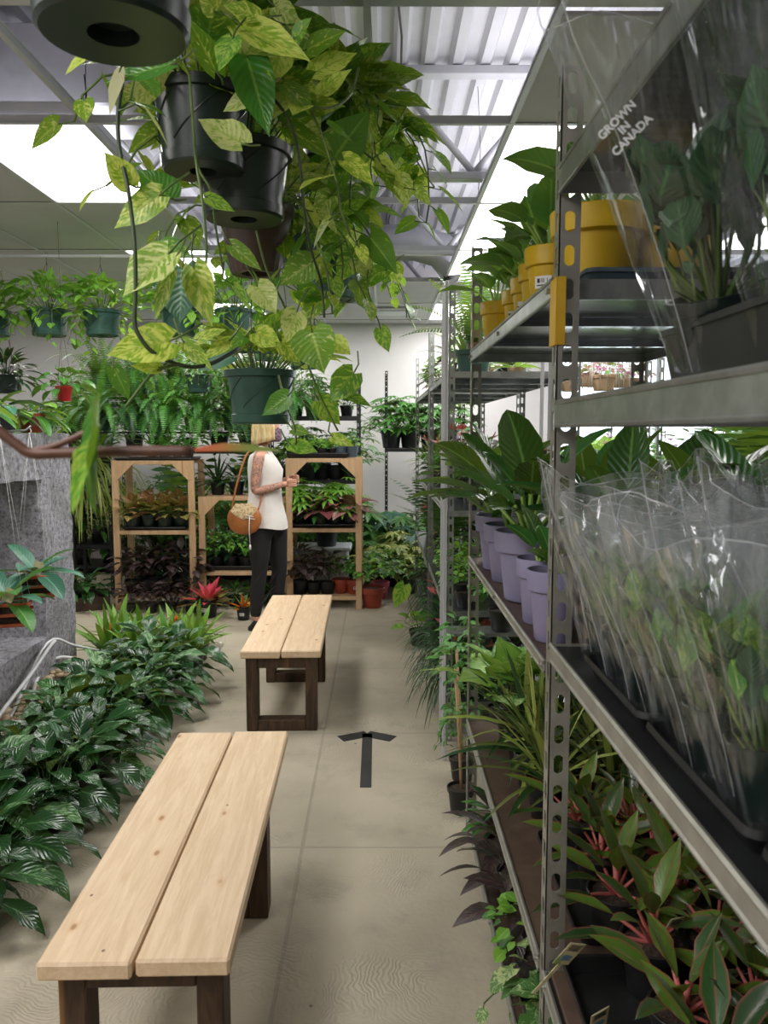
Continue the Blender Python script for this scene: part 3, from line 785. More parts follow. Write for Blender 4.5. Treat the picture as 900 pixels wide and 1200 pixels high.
    B['limebush'] = mk('potted_green_plant', dict(r=.07, h=.1, mat='black'),
        lambda m, g: bush(m, g, 90, .045, .035, 'round', (0, 0, .17), (.15, .15, .1), 0, mats=[0, 0, 1]), ['l_lime', 'l_green'])
    B['pileab'] = mk('potted_jade_plant', dict(r=.085, h=.14, mat='terra', style='decor', label='r'),
        lambda m, g: bush(m, g, 120, .05, .035, 'round', (0, 0, .24), (.15, .15, .13), 0, mats=[0, 0, 1], stems=6, smat=2), ['l_green', 'l_lime', 'l_vine'])
    B['sedum'] = mk('potted_palm', dict(r=.1, h=.16, mat='black'),
        lambda m, g: [frond(m, (0, 0, .14), dirv(i * 2.4, math.radians(86 - 50 * i / 16)), g.uniform(.55, .8), .26, 14, .8, 0) for i in range(16)], ['l_dfern'])
def fan(mb, q, out, sz, k, wr, mat, spread=2.4):
    out = V(out).normalized(); sd = out.cross(UP)
    if sd.length < .01: sd = V((1, 0, 0))
    sd.normalize(); nn = sd.cross(out)
    kk = mb.k
    for i in range(k):
        a = (i / (k - 1) - .5) * 2 * spread if k > 1 else 0
        d = out * math.cos(a) + sd * math.sin(a)
        l = sz * (1 - .28 * abs(a) / spread)
        mb.leaf(q, d, l, l * wr, 'lance', .5, .2, mat, 3, 1, nrm=nn)
# ---------------------------------------------------------------- the room
def wallbox(name, lo, hi, mat='wall'):
    mb = MB(); c = [(a + b) / 2 for a, b in zip(lo, hi)]; s = [b - a for a, b in zip(lo, hi)]
    mb.box(c, s); return struct(mb.obj(name, mat, smooth=False))
X0, X1, Y0, Y1, ZT = -5.0, 5.2, -3.0, 10.1, 3.62
GZ = 2.92
TX = [-3.09, -2.48, -1.87, -1.26, -0.65, -0.04, .57, 1.18, 1.79]
TY = [2.41, 3.63, 4.84, 6.06, 7.28, 8.5, 9.72]
def room():
    wallbox('floor', (X0, Y0, -.1), (X1, Y1, 0), 'floor')
    wallbox('wall_left', (X0 - .1, Y0, 0), (X0, Y1, ZT))
    wallbox('wall_right', (X1, Y0, 0), (X1 + .1, Y1, ZT))
    # back wall with a window opening, front wall with a shop window opening
    def holed(name, y, t, x0, x1, z0, z1):
        mb = MB()
        for lo, hi in (((X0, 0), (x0, ZT)), ((x1, 0), (X1, ZT)), ((x0, 0), (x1, z0)), ((x0, z1), (x1, ZT))):
            mb.box(((lo[0] + hi[0]) / 2, y + t / 2, (lo[1] + hi[1]) / 2), (hi[0] - lo[0], t, hi[1] - lo[1]))
        return struct(mb.obj(name, 'wall', smooth=False))
    holed('wall_back', Y1, .12, 2.15, 4.75, .95, 2.7)
    wallbox('wall_front', (X0, Y0 - .12, 0), (X1, Y0, ZT))
    for nm, y, x0, x1, z0, z1 in (('window_1', Y1 + .06, 2.15, 4.75, .95, 2.7),):
        mb = MB(); w_ = .06
        mb.box(((x0 + x1) / 2, y, z0 + w_ / 2), (x1 - x0, .1, w_), bev=.006); mb.box(((x0 + x1) / 2, y, z1 - w_ / 2), (x1 - x0, .1, w_), bev=.006)
        for x in (x0 + w_ / 2, (x0 + x1) / 2, x1 - w_ / 2): mb.box((x, y, (z0 + z1) / 2), (w_, .1, z1 - z0 - 2 * w_), bev=.006)
        fr = struct(mb.obj(nm, 'whiteplastic', smooth=False))
        g = MB(); g.box(((x0 + x1) / 2, y, (z0 + z1) / 2), (x1 - x0 - .1, .008, z1 - z0 - .1)); g.obj('glass_pane', 'glass', fr, smooth=False)
    # corrugated steel deck, ribs running away from the camera
    mb = MB(); rows = [[], []]; x = X0; pr = []
    while x < X1:
        for dx, dz in ((0, 0), (.055, 0), (.075, -.04), (.125, -.04), (.145, 0)):
            pr.append((x + dx, ZT + dz))
        x += .152
    mb.quadgrid([[V((a, Y0, b)) for a, b in pr], [V((a, Y1, b)) for a, b in pr]])
    o = mb.obj('ceiling', 'deck', smooth=False); struct(o)
    mb = MB(); mb.box(((X0 + X1) / 2, (Y0 + Y1) / 2, ZT + .1), (X1 - X0 + .2, Y1 - Y0 + .2, .1)); struct(mb.obj('ceiling', 'deck', smooth=False))
    # open web joists
    for i, y in enumerate((-1.0, .85, 2.75, 4.62, 6.5, 8.35)):
        o = thing('ceiling_joist', '%s white open-web steel joist under the corrugated deck from the front' % ORD[i], 'joist', (0, y, 0), group='open-web ceiling joists')
        mb = MB()
        for dz in (-.035, ): 
            mb.box(((X0 + X1) / 2, 0, ZT - .07), (X1 - X0, .085, .045), bev=.004)
        mb.obj('top_chord', 'joist', o, smooth=False)
        mb = MB(); mb.box(((X0 + X1) / 2, 0, ZT - .62), (X1 - X0, .07, .04), bev=.004); mb.obj('bottom_chord', 'joist', o, smooth=False)
        mb = MB(); x = -4.43
        while x < X1 - .6:
            mb.tube([(x - .45, 0, ZT - .60), (x, 0, ZT - .09)], .02, 7); mb.tube([(x, 0, ZT - .09), (x + .45, 0, ZT - .60)], .02, 7)
            x += .9
        mb.obj('web_rods', 'joist', o)
    # suspended grid
    n = 0
    for x in TX:
        n += 1; mb = MB(); y0 = -2.9
        mb.box((x, (y0 + Y1) / 2, GZ), (.024, Y1 - y0, .003)); mb.box((x, (y0 + Y1) / 2, GZ + .02), (.003, Y1 - y0, .038)); mb.box((x, (y0 + Y1) / 2, GZ + .04), (.008, Y1 - y0, .008))
        struct(mb.obj('trim_%d' % n, 'tbar', smooth=False))
    for y in [-2.44, -1.23, -.02, 1.2] + TY:
        n += 1; mb = MB()
        mb.box(((X0 + 1.9) / 2, y, GZ - .001), (1.9 - X0, .024, .003)); mb.box(((X0 + 1.9) / 2, y, GZ + .018), (1.9 - X0, .003, .034))
        struct(mb.obj('trim_%d' % n, 'tbar', smooth=False))
    n += 1; mb = MB(); mb.box((0, 2.66, GZ + .05), (X1 - X0, .10, .06), bev=.004); struct(mb.obj('trim_%d' % n, 'joist', smooth=False))
    # hanger wires of the grid
    for i, (x, y) in enumerate(((.57, 2.41), (-.04, 3.63), (.57, 4.84), (-.04, 6.06), (-1.26, 2.41), (-1.26, 3.63))):
        mb = MB(); mb.tube([(x, y, GZ + .04), (x + .01, y, GZ + .3), (x - .008, y + .01, ZT - .05)], .002, 4); mb.tube([(x, y, GZ + .08), (x + .006, y + .004, GZ + .12), (x, y, GZ + .2)], .003, 4)
        tag(mb.obj('suspension_wire', 'wire'), 'thin wire from ceiling bar to steel deck, ' + ('%s one above the aisle' % ORD[i] if i < 4 else '%s one above the left open ceiling' % ORD[i - 4]), 'wire', 'ceiling suspension wires')
    for k, (x, ys) in enumerate(((.10, (2.8, 9.4)),)):
        mb = MB(); pts = []; y = ys[0]; j = 0
        while y < ys[1]: pts.append((x + .02 * math.sin(j * 1.7) , y, ZT - .065 - .012 * (j % 3))); y += .35; j += 1
        mb.tube(pts, .006, 5); tag(mb.obj('ceiling_cable', 'wire'), 'black cable strung along a trough of the corrugated ceiling', 'cable')
    # tiles and light panels
    tiles = []; lights = []
    for j in range(len(TY) - 1):
        for i in range(len(TX) - 1):
            x0, x1, y0, y1 = TX[i], TX[i + 1], TY[j], TY[j + 1]
            if i == 2: (lights if j in (1, 3, 5) else tiles).append((x0, x1, y0, y1))if j > 0 else None  # farthest left panel is added, hidden by foliage, to brighten the back wall
            elif i == 6: (lights if j in (1, 2, 3, 5) else tiles).append((x0, x1, y0, y1)) if j > 0 else tiles.append((x0, x1, 2.72, y1))
            elif i == 7: tiles.append((x0, x1, y0, y1))
            elif i <= 1 and j >= 1: tiles.append((x0, x1, y0, y1))
            elif j >= 4: tiles.append((x0, x1, y0, y1))
    for x0, x1 in zip(TX, TX[1:]): tiles.append((x0, x1, 9.72, Y1))
    tiles.append((-3.7, -3.09, 3.63, 7.28)); tiles.append((-4.4, -3.7, 3.63, 7.28)); tiles.append((-4.95, -3.09, 7.28, 10.1))
    for x0, x1, y0, y1 in tiles:
        mb = MB(); mb.box(((x0 + x1) / 2, (y0 + y1) / 2, GZ + .012), (x1 - x0 - .012, y1 - y0 - .012, .016), bev=.002)
        struct(mb.obj('ceiling_tile', 'tile', smooth=False))
    k = 0
    for x0, x1, y0, y1 in lights + [(-1.87, -1.26, -.02, 1.2), (-1.26, -.65, -1.23, -.02), (-3.7, -3.09, 1.2, 2.41), (2.4, 3.01, 4.84, 6.06), (2.4, 3.01, 2.0, 3.2), (-3.7, -3.09, 7.4, 8.6)]:  # second extra panel is an added front fill behind the camera
        k += 1
        where = ['above the green baskets at upper left', 'above the yellow pots, nearest of the right column', 'above the racks, second of the right column',
                 'farther back on the left behind hanging vines', 'above the racks, third of the right column', 'hidden at left, added to brighten the back wall', 'nearest the back wall in the right column'] + ['out of view near %s' % s for s in ('the shop front', 'the camera, added as front fill', 'the left wall', 'the right wall', 'the right wall, front', 'the back left corner')]
        o = thing('ceiling_light', 'rectangular white fluorescent ceiling panel ' + where[k - 1], 'ceiling light', ((x0 + x1) / 2, (y0 + y1) / 2, GZ), group='fluorescent ceiling panels')
        sx, sy = x1 - x0 - .03, y1 - y0 - .03
        mb = MB(); mb.box((0, 0, .012), (sx, sy, .012)); mb.obj('diffuser', 'lit', o, smooth=False)
        mb = MB(); mb.box((0, 0, .06), (sx, sy, .08), bev=.01); mb.obj('housing', 'joist', o, smooth=False)
        l = bpy.data.lights.new('tube_light', 'AREA'); l.shape = 'RECTANGLE'; l.size = sx; l.size_y = sy
        l.energy = PANEL_WATT; l.color = (1.0, .97, .93)
        lo = bpy.data.objects.new('tube_light', l); COL.objects.link(lo); lo.parent = o; lo.location = (0, 0, -.004)
        l = bpy.data.lights.new('deck_fill_light', 'AREA'); l.shape = 'RECTANGLE'; l.size = sx; l.size_y = sy  # added upward fill that brightens the deck; the housing itself is closed
        l.energy = PANEL_WATT * DECK_FILL; l.color = (.98, .97, 1.0)
        lo = bpy.data.objects.new('deck_fill_light', l); COL.objects.link(lo); lo.parent = o; lo.location = (0, 0, .11); lo.rotation_euler = (PI, 0, 0)
    # ducts
    def duct(name, label, pts, r, mat='duct'):
        mb = MB(); mb.tube(pts, r, 24)
        for p_, q_ in zip(pts, pts[1:]):
            d = (V(q_) - V(p_)); Ld = d.length; d.normalize()
            for i in range(1, int(Ld / .6) + 1):
                c = V(p_) + d * (i * .6)
                if (c - V(p_)).length < Ld: mb.tube([c - d * .008, c + d * .008], r * 1.02, 24)
        return tag(mb.obj(name, mat, smooth='auto'), label, 'duct')
    duct('air_duct', 'round white air duct with elbow above the back end of the aisle', [(-1.2, 7.15, 3.22), (.30, 7.15, 3.22), (.52, 7.15, 3.16), (.64, 7.15, 3.03), (.68, 7.15, 2.96)], .15)
    mb = MB(); mb.tube([(.655, 7.15, 3.05), (.70, 7.15, 2.93)], .16, 20); tag(mb.obj('duct_collar', 'black', smooth='auto'), 'dark open collar at the end of the round air duct', 'duct')
    mb = MB(); mb.box((-1.75, 4.1, 3.27), (1.5, .45, .36), bev=.01)
    o = tag(mb.obj('box_duct', 'duct', smooth=False), 'rectangular grey metal duct above the nearest left light panel', 'duct')
    duct('air_duct', 'wide curved flexible duct above the ceiling bars at top left', [(-2.4, 2.2, 3.36), (-2.1, 2.8, 3.34), (-1.98, 3.4, 3.3), (-2.05, 3.9, 3.26)], .2)
    duct('air_duct', 'sloping round pipe across the open ceiling at top left', [(-1.2, 3.0, 3.42), (-1.7, 2.2, 3.3), (-2.0, 1.5, 3.3)], .05, 'joist')
    mb = MB(); mb.box((.16, 9.0, GZ - .01), (.5, .5, .02), bev=.004); mb.box((.16, 9.0, GZ - .025), (.34, .34, .01), bev=.002)
    tag(mb.obj('ceiling_vent', 'joist', smooth=False), 'square white air vent in the tiles above the back aisle', 'vent')
    # hanging pipes for the baskets
    mb = MB(); mb.tube([(-.45, .1, 2.86), (-.45, 4.6, 2.86)], .012, 8)
    for y in (.4, 2.0, 3.2, 4.4): mb.tube([(-.45, y, 2.86), (-.45, y, ZT - .6)], .003, 4)
    tag(mb.obj('hanging_rail', 'galv'), 'long metal pipe under the ceiling carrying the big pothos baskets', 'rail')
    mb = MB(); mb.tube([(-4.2, 5.6, 2.78), (-.75, 5.6, 2.78)], .012, 8)
    for x in (-4.0, -2.6, -1.2): mb.tube([(x, 5.6, 2.78), (x, 5.6, GZ)], .0015, 4)
    tag(mb.obj('hanging_rail', 'joist'), 'pale horizontal pipe at left carrying a row of green baskets', 'rail')

# ---------------------------------------------------------------- benches, arrow
def bench(label, yn, yf, xl_n, xr_n, xl_f, xr_f, ht, ins):
    """two planks from yn to yf; x at near and far ends"""
    cx, cy = (xl_n + xr_n) / 2, (yn + yf) / 2
    o = thing('wooden_bench', label, 'bench', ((xl_n + xr_n + xl_f + xr_f) / 4, cy, 0), math.atan2(-((xl_f + xr_f) - (xl_n + xr_n)) / 2, yf - yn), group='wooden benches')
    L = yf - yn; W_ = xr_n - xl_n; th = .042
    for s in (-1, 1):
        mb = MB(); mb.box((s * (W_ / 4 + .0015), s * .004, ht - th / 2), (W_ / 2 - .004, L, th), bev=.006)
        p = mb.obj('plank', 'plank', o, smooth=False)
    for s in (-1, 1):
        y = s * (L / 2 - ins[0 if s < 0 else 1])
        for q in (-1, 1):
            mb = MB(); mb.box((q * (W_ / 2 - .055), y, (ht - th) / 2), (.062, .088, ht - th), bev=.004); mb.obj('leg', 'stain', o, smooth=False)
        mb = MB(); mb.box((0, y, .03), (W_ - .172, .086, .06), bev=.004); mb.obj('foot_rail', 'stain', o, smooth=False)
        mb = MB(); mb.box((0, y, ht - th - .031), (W_ - .172, .086, .06), bev=.004); mb.obj('top_rail', 'stain', o, smooth=False)
    return o

def arrow():
    mb = MB(); z = .002
    a, b = P(429, 923, 3.65), P(430, 862, 4.3)
    def strip(p, q, w):
        p, q = V((p[0], p[1], z)), V((q[0], q[1], z)); d = (q - p).normalized(); n = V((-d.y, d.x, 0))
        base = len(mb.v)
        for zz in (0.0002, .0016):
            for s_, e in ((p, -1), (p, 1), (q, 1), (q, -1)): mb.v.append(V((s_.x, s_.y, zz)) + n * e * w / 2)
        for f in ((0, 3, 2, 1), (4, 5, 6, 7), (0, 1, 5, 4), (1, 2, 6, 5), (2, 3, 7, 6), (3, 0, 4, 7)): mb.face(tuple(base + i for i in f))
    def fl(px, py):
        q = P(px, py, 1.0); k = CAMZ / (CAMZ - q.z); return (q.x * k, q.y * k)
    strip(fl(428.5, 923), fl(430.5, 860), .052)
    strip(fl(430, 860), fl(461, 866), .085); strip(fl(430.5, 860), fl(399, 866), .085)
    tag(mb.obj('floor_arrow', 'tape', smooth=False), 'black tape arrow on the concrete floor pointing away down the aisle', 'arrow')

# ---------------------------------------------------------------- racks
def slotted(mb, x, y, z0, z1, wd, axis='x', th=.0025, pitch=.063, sw=.020, sh=.040, n=10, fine=True):
    """perforated flat flange: width along axis, slots up it"""
    cells = int((z1 - z0) / pitch)
    ph = (z1 - z0) / cells
    def pt(u, z, t): return V((x + u, y + t, z)) if axis == 'x' else V((x + t, y + u, z))
    outer = []; inner = []
    for c in range(cells):
        zb = z0 + c * ph; zc = zb + ph / 2
        ring = []; oring = []
        for i in range(n):
            a = 2 * PI * (i + .5) / n
            cx, cz = math.cos(a), math.sin(a)
            u = wd / 2 + cx * sw / 2; v = zc + (sh / 2 - sw / 2) * (1 if cz > 0 else -1) + cz * sw / 2
            ring.append((u, v))
            k = min(1 / max(abs(cx), 1e-6), 1 / max(abs(cz), 1e-6))
            oring.append((wd / 2 + cx * k * wd / 2, zc + cz * k * ph / 2))
        # outer corners: snap nearest ones
        for sx_ in (0, wd):
            for sz_ in (zb, zb + ph):
                j = min(range(n), key=lambda j: (oring[j][0] - sx_) ** 2 + (oring[j][1] - sz_) ** 2); oring[j] = (sx_, sz_)
        b = len(mb.v)
        for t in (0, th):
            for u, v in ring: mb.v.append(pt(u, v, t))
            for u, v in oring: mb.v.append(pt(u, v, t))
        for i in range(n):
            j = (i + 1) % n
            mb.face((b + i, b + j, b + n + j, b + n + i))
            mb.face((b + 2 * n + j, b + 2 * n + i, b + 3 * n + i, b + 3 * n + j))
            mb.face((b + j, b + i, b + 2 * n + i, b + 2 * n + j))
    # edges
    for u in (0, wd):
        b = len(mb.v); mb.v += [pt(u, z0, 0), pt(u, z1, 0), pt(u, z1, th), pt(u, z0, th)]; mb.face((b, b + 1, b + 2, b + 3))

def post(root, x, y, h, sx, sy, mat='zinc', fine=True, z0=0.0, wd=.042):
    if not fine: wd = .030
    """L angle post, corner at x, y, flanges reaching sx and sy"""
    mb = MB()
    n = 12 if fine else 8
    slotted(mb, x if sx > 0 else x - wd, y, z0, h, wd, 'x', n=n, sw=wd * .48)
    slotted(mb, x, y if sy > 0 else y - wd, z0, h, wd, 'y', n=n, sw=wd * .48)
    return mb.obj('post', mat, root, smooth=False)

def shelf(root, x0, x1, y0, y1, z, mat='galvsheet', rail=.035, rmat=None, board=None, bolts=True, name='shelf'):
    mb = MB()
    mb.box(((x0 + x1) / 2, (y0 + y1) / 2, z - .003), (x1 - x0 - .008, y1 - y0 - .008, .006))
    for yy in (y0 + (y1 - y0) * .33, y0 + (y1 - y0) * .67): mb.box(((x0 + x1) / 2, yy, z - .018), (x1 - x0 - .02, .03, .022))
    o = mb.obj(name, mat, root, smooth=False)
    r = MB(); zc = z - rail / 2 + .004
    for c, s in (((x0, (y0 + y1) / 2, zc), (.004, y1 - y0, rail)), ((x1, (y0 + y1) / 2, zc), (.004, y1 - y0, rail)), (((x0 + x1) / 2, y0, zc), (x1 - x0, .004, rail)), (((x0 + x1) / 2, y1, zc), (x1 - x0, .004, rail))):
        r.box(c, s)
    r.tube([(x0 - .001, y0, z + .003), (x0 - .001, y1, z + .003)], .005, 6); r.tube([(x0 - .001, y0, z - rail + .006), (x0 - .001, y1, z - rail + .006)], .004, 6)
    r.obj('shelf_rail', rmat or 'zinc', o, smooth=False)
    if board:
        b = MB(); b.box(((x0 + x1) / 2, (y0 + y1) / 2, z + .008), (x1 - x0 - .02, y1 - y0 - .02, .012), bev=.002); b.obj('shelf_board', board, o, smooth=False)
    if bolts:
        b = MB()
        for yy in (y0 + .02, y1 - .02, (y0 + y1) / 2):
            b.tube([(x0 - .002, yy, zc), (x0 - .009, yy, zc)], .006, 6)
        b.obj('bolts', 'bolt', o, smooth=False)
    return o

def tray(label, x0, x1, y0, y1, z, h=.04, group=None, mat='black'):
    """open plastic tray with flared lip"""
    mb = MB(); cx, cy = (x0 + x1) / 2, (y0 + y1) / 2; hx, hy = (x1 - x0) / 2, (y1 - y0) / 2
    def ring(k, zz, n=5):
        pts = []; rr = min(hx, hy) * .12
        for qx, qy, a0 in ((1, 1, 0), (-1, 1, PI / 2), (-1, -1, PI), (1, -1, 1.5 * PI)):
            for i in range(n):
                a = a0 + PI / 2 * i / (n - 1)
                pts.append(V((cx + qx * (hx - rr + k) + rr * math.cos(a), cy + qy * (hy - rr + k) + rr * math.sin(a), zz)))
        return pts
    rows = [ring(-.02, z + .006), ring(-.016, z + .004), ring(-.006, z + h), ring(-.001, z + h + .003), ring(.001, z + h - .006), ring(-.003, z + h - .006), ring(-.015, z + .0005), ring(-.03, z + .0005)]
    b = mb.quadgrid(rows, 0, True)
    n = len(rows[0]); mb.face(tuple(range(b, b + n))); mb.face(tuple(range(b + 8 * n - 1, b + 7 * n - 1, -1)))
    return tag(mb.obj('plant_tray', mat, smooth='auto'), label, 'tray', group)
# ---------------------------------------------------------------- right hand racks
RX0, RX1 = .345, 1.0
def right_racks():
    r = thing('steel_rack', 'nearest galvanised steel rack at right, holding the plastic-sleeved plants', 'rack', (0, 0, 0), group='slotted steel racks')
    for x, sx in ((RX0, 1), (RX1, -1)): post(r, x, -.5, 2.29, sx, 1, fine=False)
    for z, rl in ((.47, .035), (1.172, .034), (1.655, .048), (2.10, .05)):
        shelf(r, RX0, RX1, -.5, 1.597, z, 'galvsheet' if z > 1.3 else 'black', rl, 'galv' if z > 1.3 else 'zinc', board='board' if z < 1 else None, bolts=z < 1)
    r = thing('steel_rack', 'steel rack with the lavender pots and yellow pots, slotted post nearest the camera', 'rack', (0, 0, 0), group='slotted steel racks')
    for x, sx in ((RX0, 1), (RX1, -1)):
        post(r, x, 1.602, 2.29, sx, 1); post(r, x, 3.12, 2.29, sx, -1)
    shelf(r, RX0, RX1, 1.65, 3.10, .10, 'board', .03); shelf(r, RX0, RX1, 1.65, 3.10, .47, 'board', .035)
    shelf(r, RX0, RX1, 1.65, 3.10, 1.12, 'board', .024); shelf(r, RX0, RX1, 1.65, 3.10, 1.90, 'galvsheet', .04, 'galv')
    mb = MB(); mb.box((RX0 - .002, 1.63, 1.835), (.004, .052, .13), bev=.001); mb.box((RX0 + .007, 1.600, 1.835), (.016, .003, .13))
    mb.obj('yellow_tape', 'ytape', r, smooth=False)
    r = thing('steel_rack', 'steel rack behind the lavender pots with orchids and a sago palm on top', 'rack', (0, 0, 0), group='slotted steel racks')
    for x, sx in ((RX0, 1), (RX1, -1)):
        post(r, x, 4.08, 2.3, sx, 1, 'galv', False); post(r, x, 5.65, 2.3, sx, -1, 'galv', False)
    for z in (.2, .68, 1.2, 1.9): shelf(r, RX0, RX1, 4.10, 5.63, z, 'galvsheet', .03, 'galv', bolts=False)
    # slim bright uprights of a plant trolley in the gap
    r2 = thing('plant_trolley', 'slim silver plant trolley standing in the gap between two racks', 'trolley', (0, 0, 0))
    for x, y in ((.312, 3.84), (.312, 4.03), (.8, 3.84), (.8, 4.03)):
        mb = MB(); mb.box((x, y, 1.15), (.016, .016, 2.3), bev=.002); mb.obj('upright', 'tbar', r2, smooth=False)
    for zz in (.12, .62):
        mb = MB(); mb.box((.56, 3.94, zz), (.48, .16, .016)); mb.obj('trolley_shelf', 'galv', r2, smooth=False)
    r = thing('steel_rack', 'farthest steel rack on the right side of the aisle', 'rack', (0, 0, 0), group='slotted steel racks')
    for x, sx in ((RX0, 1), (RX1, -1)):
        post(r, x, 5.80, 2.3, sx, 1, 'galv', False); post(r, x, 7.8, 2.3, sx, -1, 'galv', False)
    for z in (.2, .65, 1.2, 1.9): shelf(r, RX0, RX1, 5.82, 7.78, z, 'galvsheet', .03, 'galv', bolts=False)
    # second row of racks, seen through the first
    for i, (y0, y1) in enumerate(((2.3, 4.4), (4.6, 7.2))):
        r = thing('steel_rack', ['steel rack behind the lavender pots, seen through the first row', 'steel rack before the bright window, seen through the first row'][i], 'rack', (0, 0, 0), group='slotted steel racks')
        for x, sx in ((1.5, 1), (2.05, -1)):
            post(r, x, y0, 2.0, sx, 1, 'galv', False); post(r, x, y1, 2.0, sx, -1, 'galv', False)
        for z in (.5, 1.15): shelf(r, 1.5, 2.05, y0 + .02, y1 - .02, z, 'galvsheet', .03, 'galv', bolts=False)

def lavender():
    g = random.Random(5)
    # pots on the brown board, z = 1.12 + board
    z = 1.1215
    spec = [(.43, 2.30, .098, .20), (.425, 2.60, .085, .185), (.43, 2.83, .09, .19), (.44, 3.0, .075, .18), (.408, 2.02, .062, .165), (.402, 1.845, .060, .165),
            (.66, 2.35, .09, .19), (.68, 2.65, .09, .19), (.62, 2.02, .085, .18), (.88, 2.2, .09, .19), (.88, 2.5, .09, .19), (.88, 1.85, .09, .19), (.86, 2.85, .09, .19)]
    for i, (x, y, r, h) in enumerate(spec):
        where = ['largest, right of the white plant tag', 'front row, with a white plant tag', 'front row, behind the one with the tag', 'at the far shelf end',
                 'small, just left of the nearest slotted post', 'small, half hidden behind the nearest slotted post'] + ['second row, %s from the near post' % ORD[k] for k in (1, 2, 0)] + ['back row, %s from the near post' % ORD[k] for k in (1, 2, 0, 3)]
        o = thing('potted_paddle_leaf_plant', 'paddle-leaf plant in lavender pot, ' + where[i], 'plant', (x, y, z), 0 if i == 1 else g.uniform(0, 6.3), 'lavender pots on the middle shelf')
        pot(o, r, h, 'lav', 'decor', n=32)
        mb = MB()
        s = 1.0 if i not in (4, 5) else .0
        if s:
            rosette(mb, g, 8 if i == 1 else 13, .25, .11, 'paddle', h * .9, (86, 50 if i == 1 else 34), .13, .85, .28, 0, 1, 9, 2, .02, .006, .06)
        else:
            rosette(mb, g, 4, .12, .05, 'paddle', h * .9, (86, 50), .05, .8, .28, 0, 1, 9, 2, .02, .004, .06)
        mb.obj('foliage', ['l_paddle', 'l_lime'], o)
        if i == 1:
            t = MB(); t.box((0, 0, h + .06), (.034, .0015, .085)); t.box((0, 0, h), (.012, .0015, .05))
            q = t.obj('plant_tag', 'whiteplastic', o, smooth=False); q.location = (-.02, -.062, .0); q.rotation_euler = (0, .12, .1)
            q['label'] = 'white plant tag with small grey text'
            l = MB()
            for k in range(7): l.box((-.002, -.0012, h + .03 + k * .009), (.022 - .004 * (k % 3), .0004, .0022))
            q2 = l.obj('tag_text', 'darkprint', o, smooth=False); q2.location = q.location; q2.rotation_euler = q.rotation_euler
    # yellow pots on the upper shelf
    z = 1.901
    tray('dark blue-grey plastic tray under the yellow pots on the upper shelf', .42, .95, 1.68, 2.05, z, .03, mat='bluepot')
    spec = [(.50, 1.90, .105, .19, 1), (.68, 1.93, .10, .19, 1), (.435, 2.12, .062, .165, 0), (.445, 2.30, .058, .16, 0), (.45, 2.48, .056, .155, 0), (.45, 2.66, .055, .15, 0), (.405, 2.86, .055, .145, 0), (.7, 2.3, .07, .16, 0), (.72, 2.6, .07, .16, 0)]
    wh = ['large, just behind the slotted post', 'large, right of the slotted post seen through clear plastic', 'tall small one beside the large pots', 'fourth from the far end of the front row', 'third from the far end of the front row',
          'second from the far end of the front row', 'last of the row at the far shelf corner', 'second row behind the front small ones, nearer', 'second row behind the front small ones, farther']
    for i, (x, y, r, h, big) in enumerate(spec):
        o = thing('potted_philodendron', 'green-leaved plant in yellow pot, ' + wh[i], 'plant', (x, y, z + (.006 if big else .0)), g.uniform(0, 6.3), 'yellow pots on the upper shelf')
        pot(o, r, h, 'yel', 'decor', n=32, label=(4.2 - o.rotation_euler.z) if i in (2, 4, 5) else None)
        mb = MB()
        rosette(mb, g, 12 if big else 10, .15, .09, 'ovate', h * .92, (84, 42), .11 if big else .09, .9, .2, 0, 1, 8, 2, .02, .004, .08)
        mb.obj('foliage', ['l_green', 'l_lime'], o)

def sleeve(o, r0, H, rt, rng, flat=.55, ang=0, lean=(0, 0), mt='haze_film'):
    mb = MB(); rows = []; n = 36; ph = rng.uniform(0, 6)
    fold = [rng.uniform(-1, 1) * (1 if j % 3 else 1.6) for j in range(n)]
    for i in range(13):
        t = i / 12; r = r0 + (rt - r0) * (t ** 1.15)
        fl = 1 - (1 - flat) * t ** 2
        row = []
        for j in range(n):
            a = 2 * PI * j / n
            wv = 1 + (.03 + .05 * t) * math.sin(5 * a + ph + t * 1.5) + (.012 + .03 * t) * fold[(j + (i // 5)) % n]
            x, y = r * wv * math.cos(a) * (1 + .22 * t * t), r * wv * math.sin(a) * fl
            x, y = x * math.cos(ang) - y * math.sin(ang), x * math.sin(ang) + y * math.cos(ang)
            z = .002 + H * t + (t > .99) * (.045 * abs(math.cos(a)) ** 6 + .012 * math.sin(4 * a + ph))
            row.append(V((x + lean[0] * t * t, y + lean[1] * t * t, z)))
        rows.append(row)
    mb.quadgrid(rows, 0, True)
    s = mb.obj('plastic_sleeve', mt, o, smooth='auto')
    e = MB(); e.tube(rows[-1] + rows[-1][:1], .0006, 4, cap=False)
    for j in (0, n // 2): e.tube([r_[j] for r_ in rows], .0008, 4, cap=False)
    e.obj('sleeve_seam', 'filmedge', s)
    return s

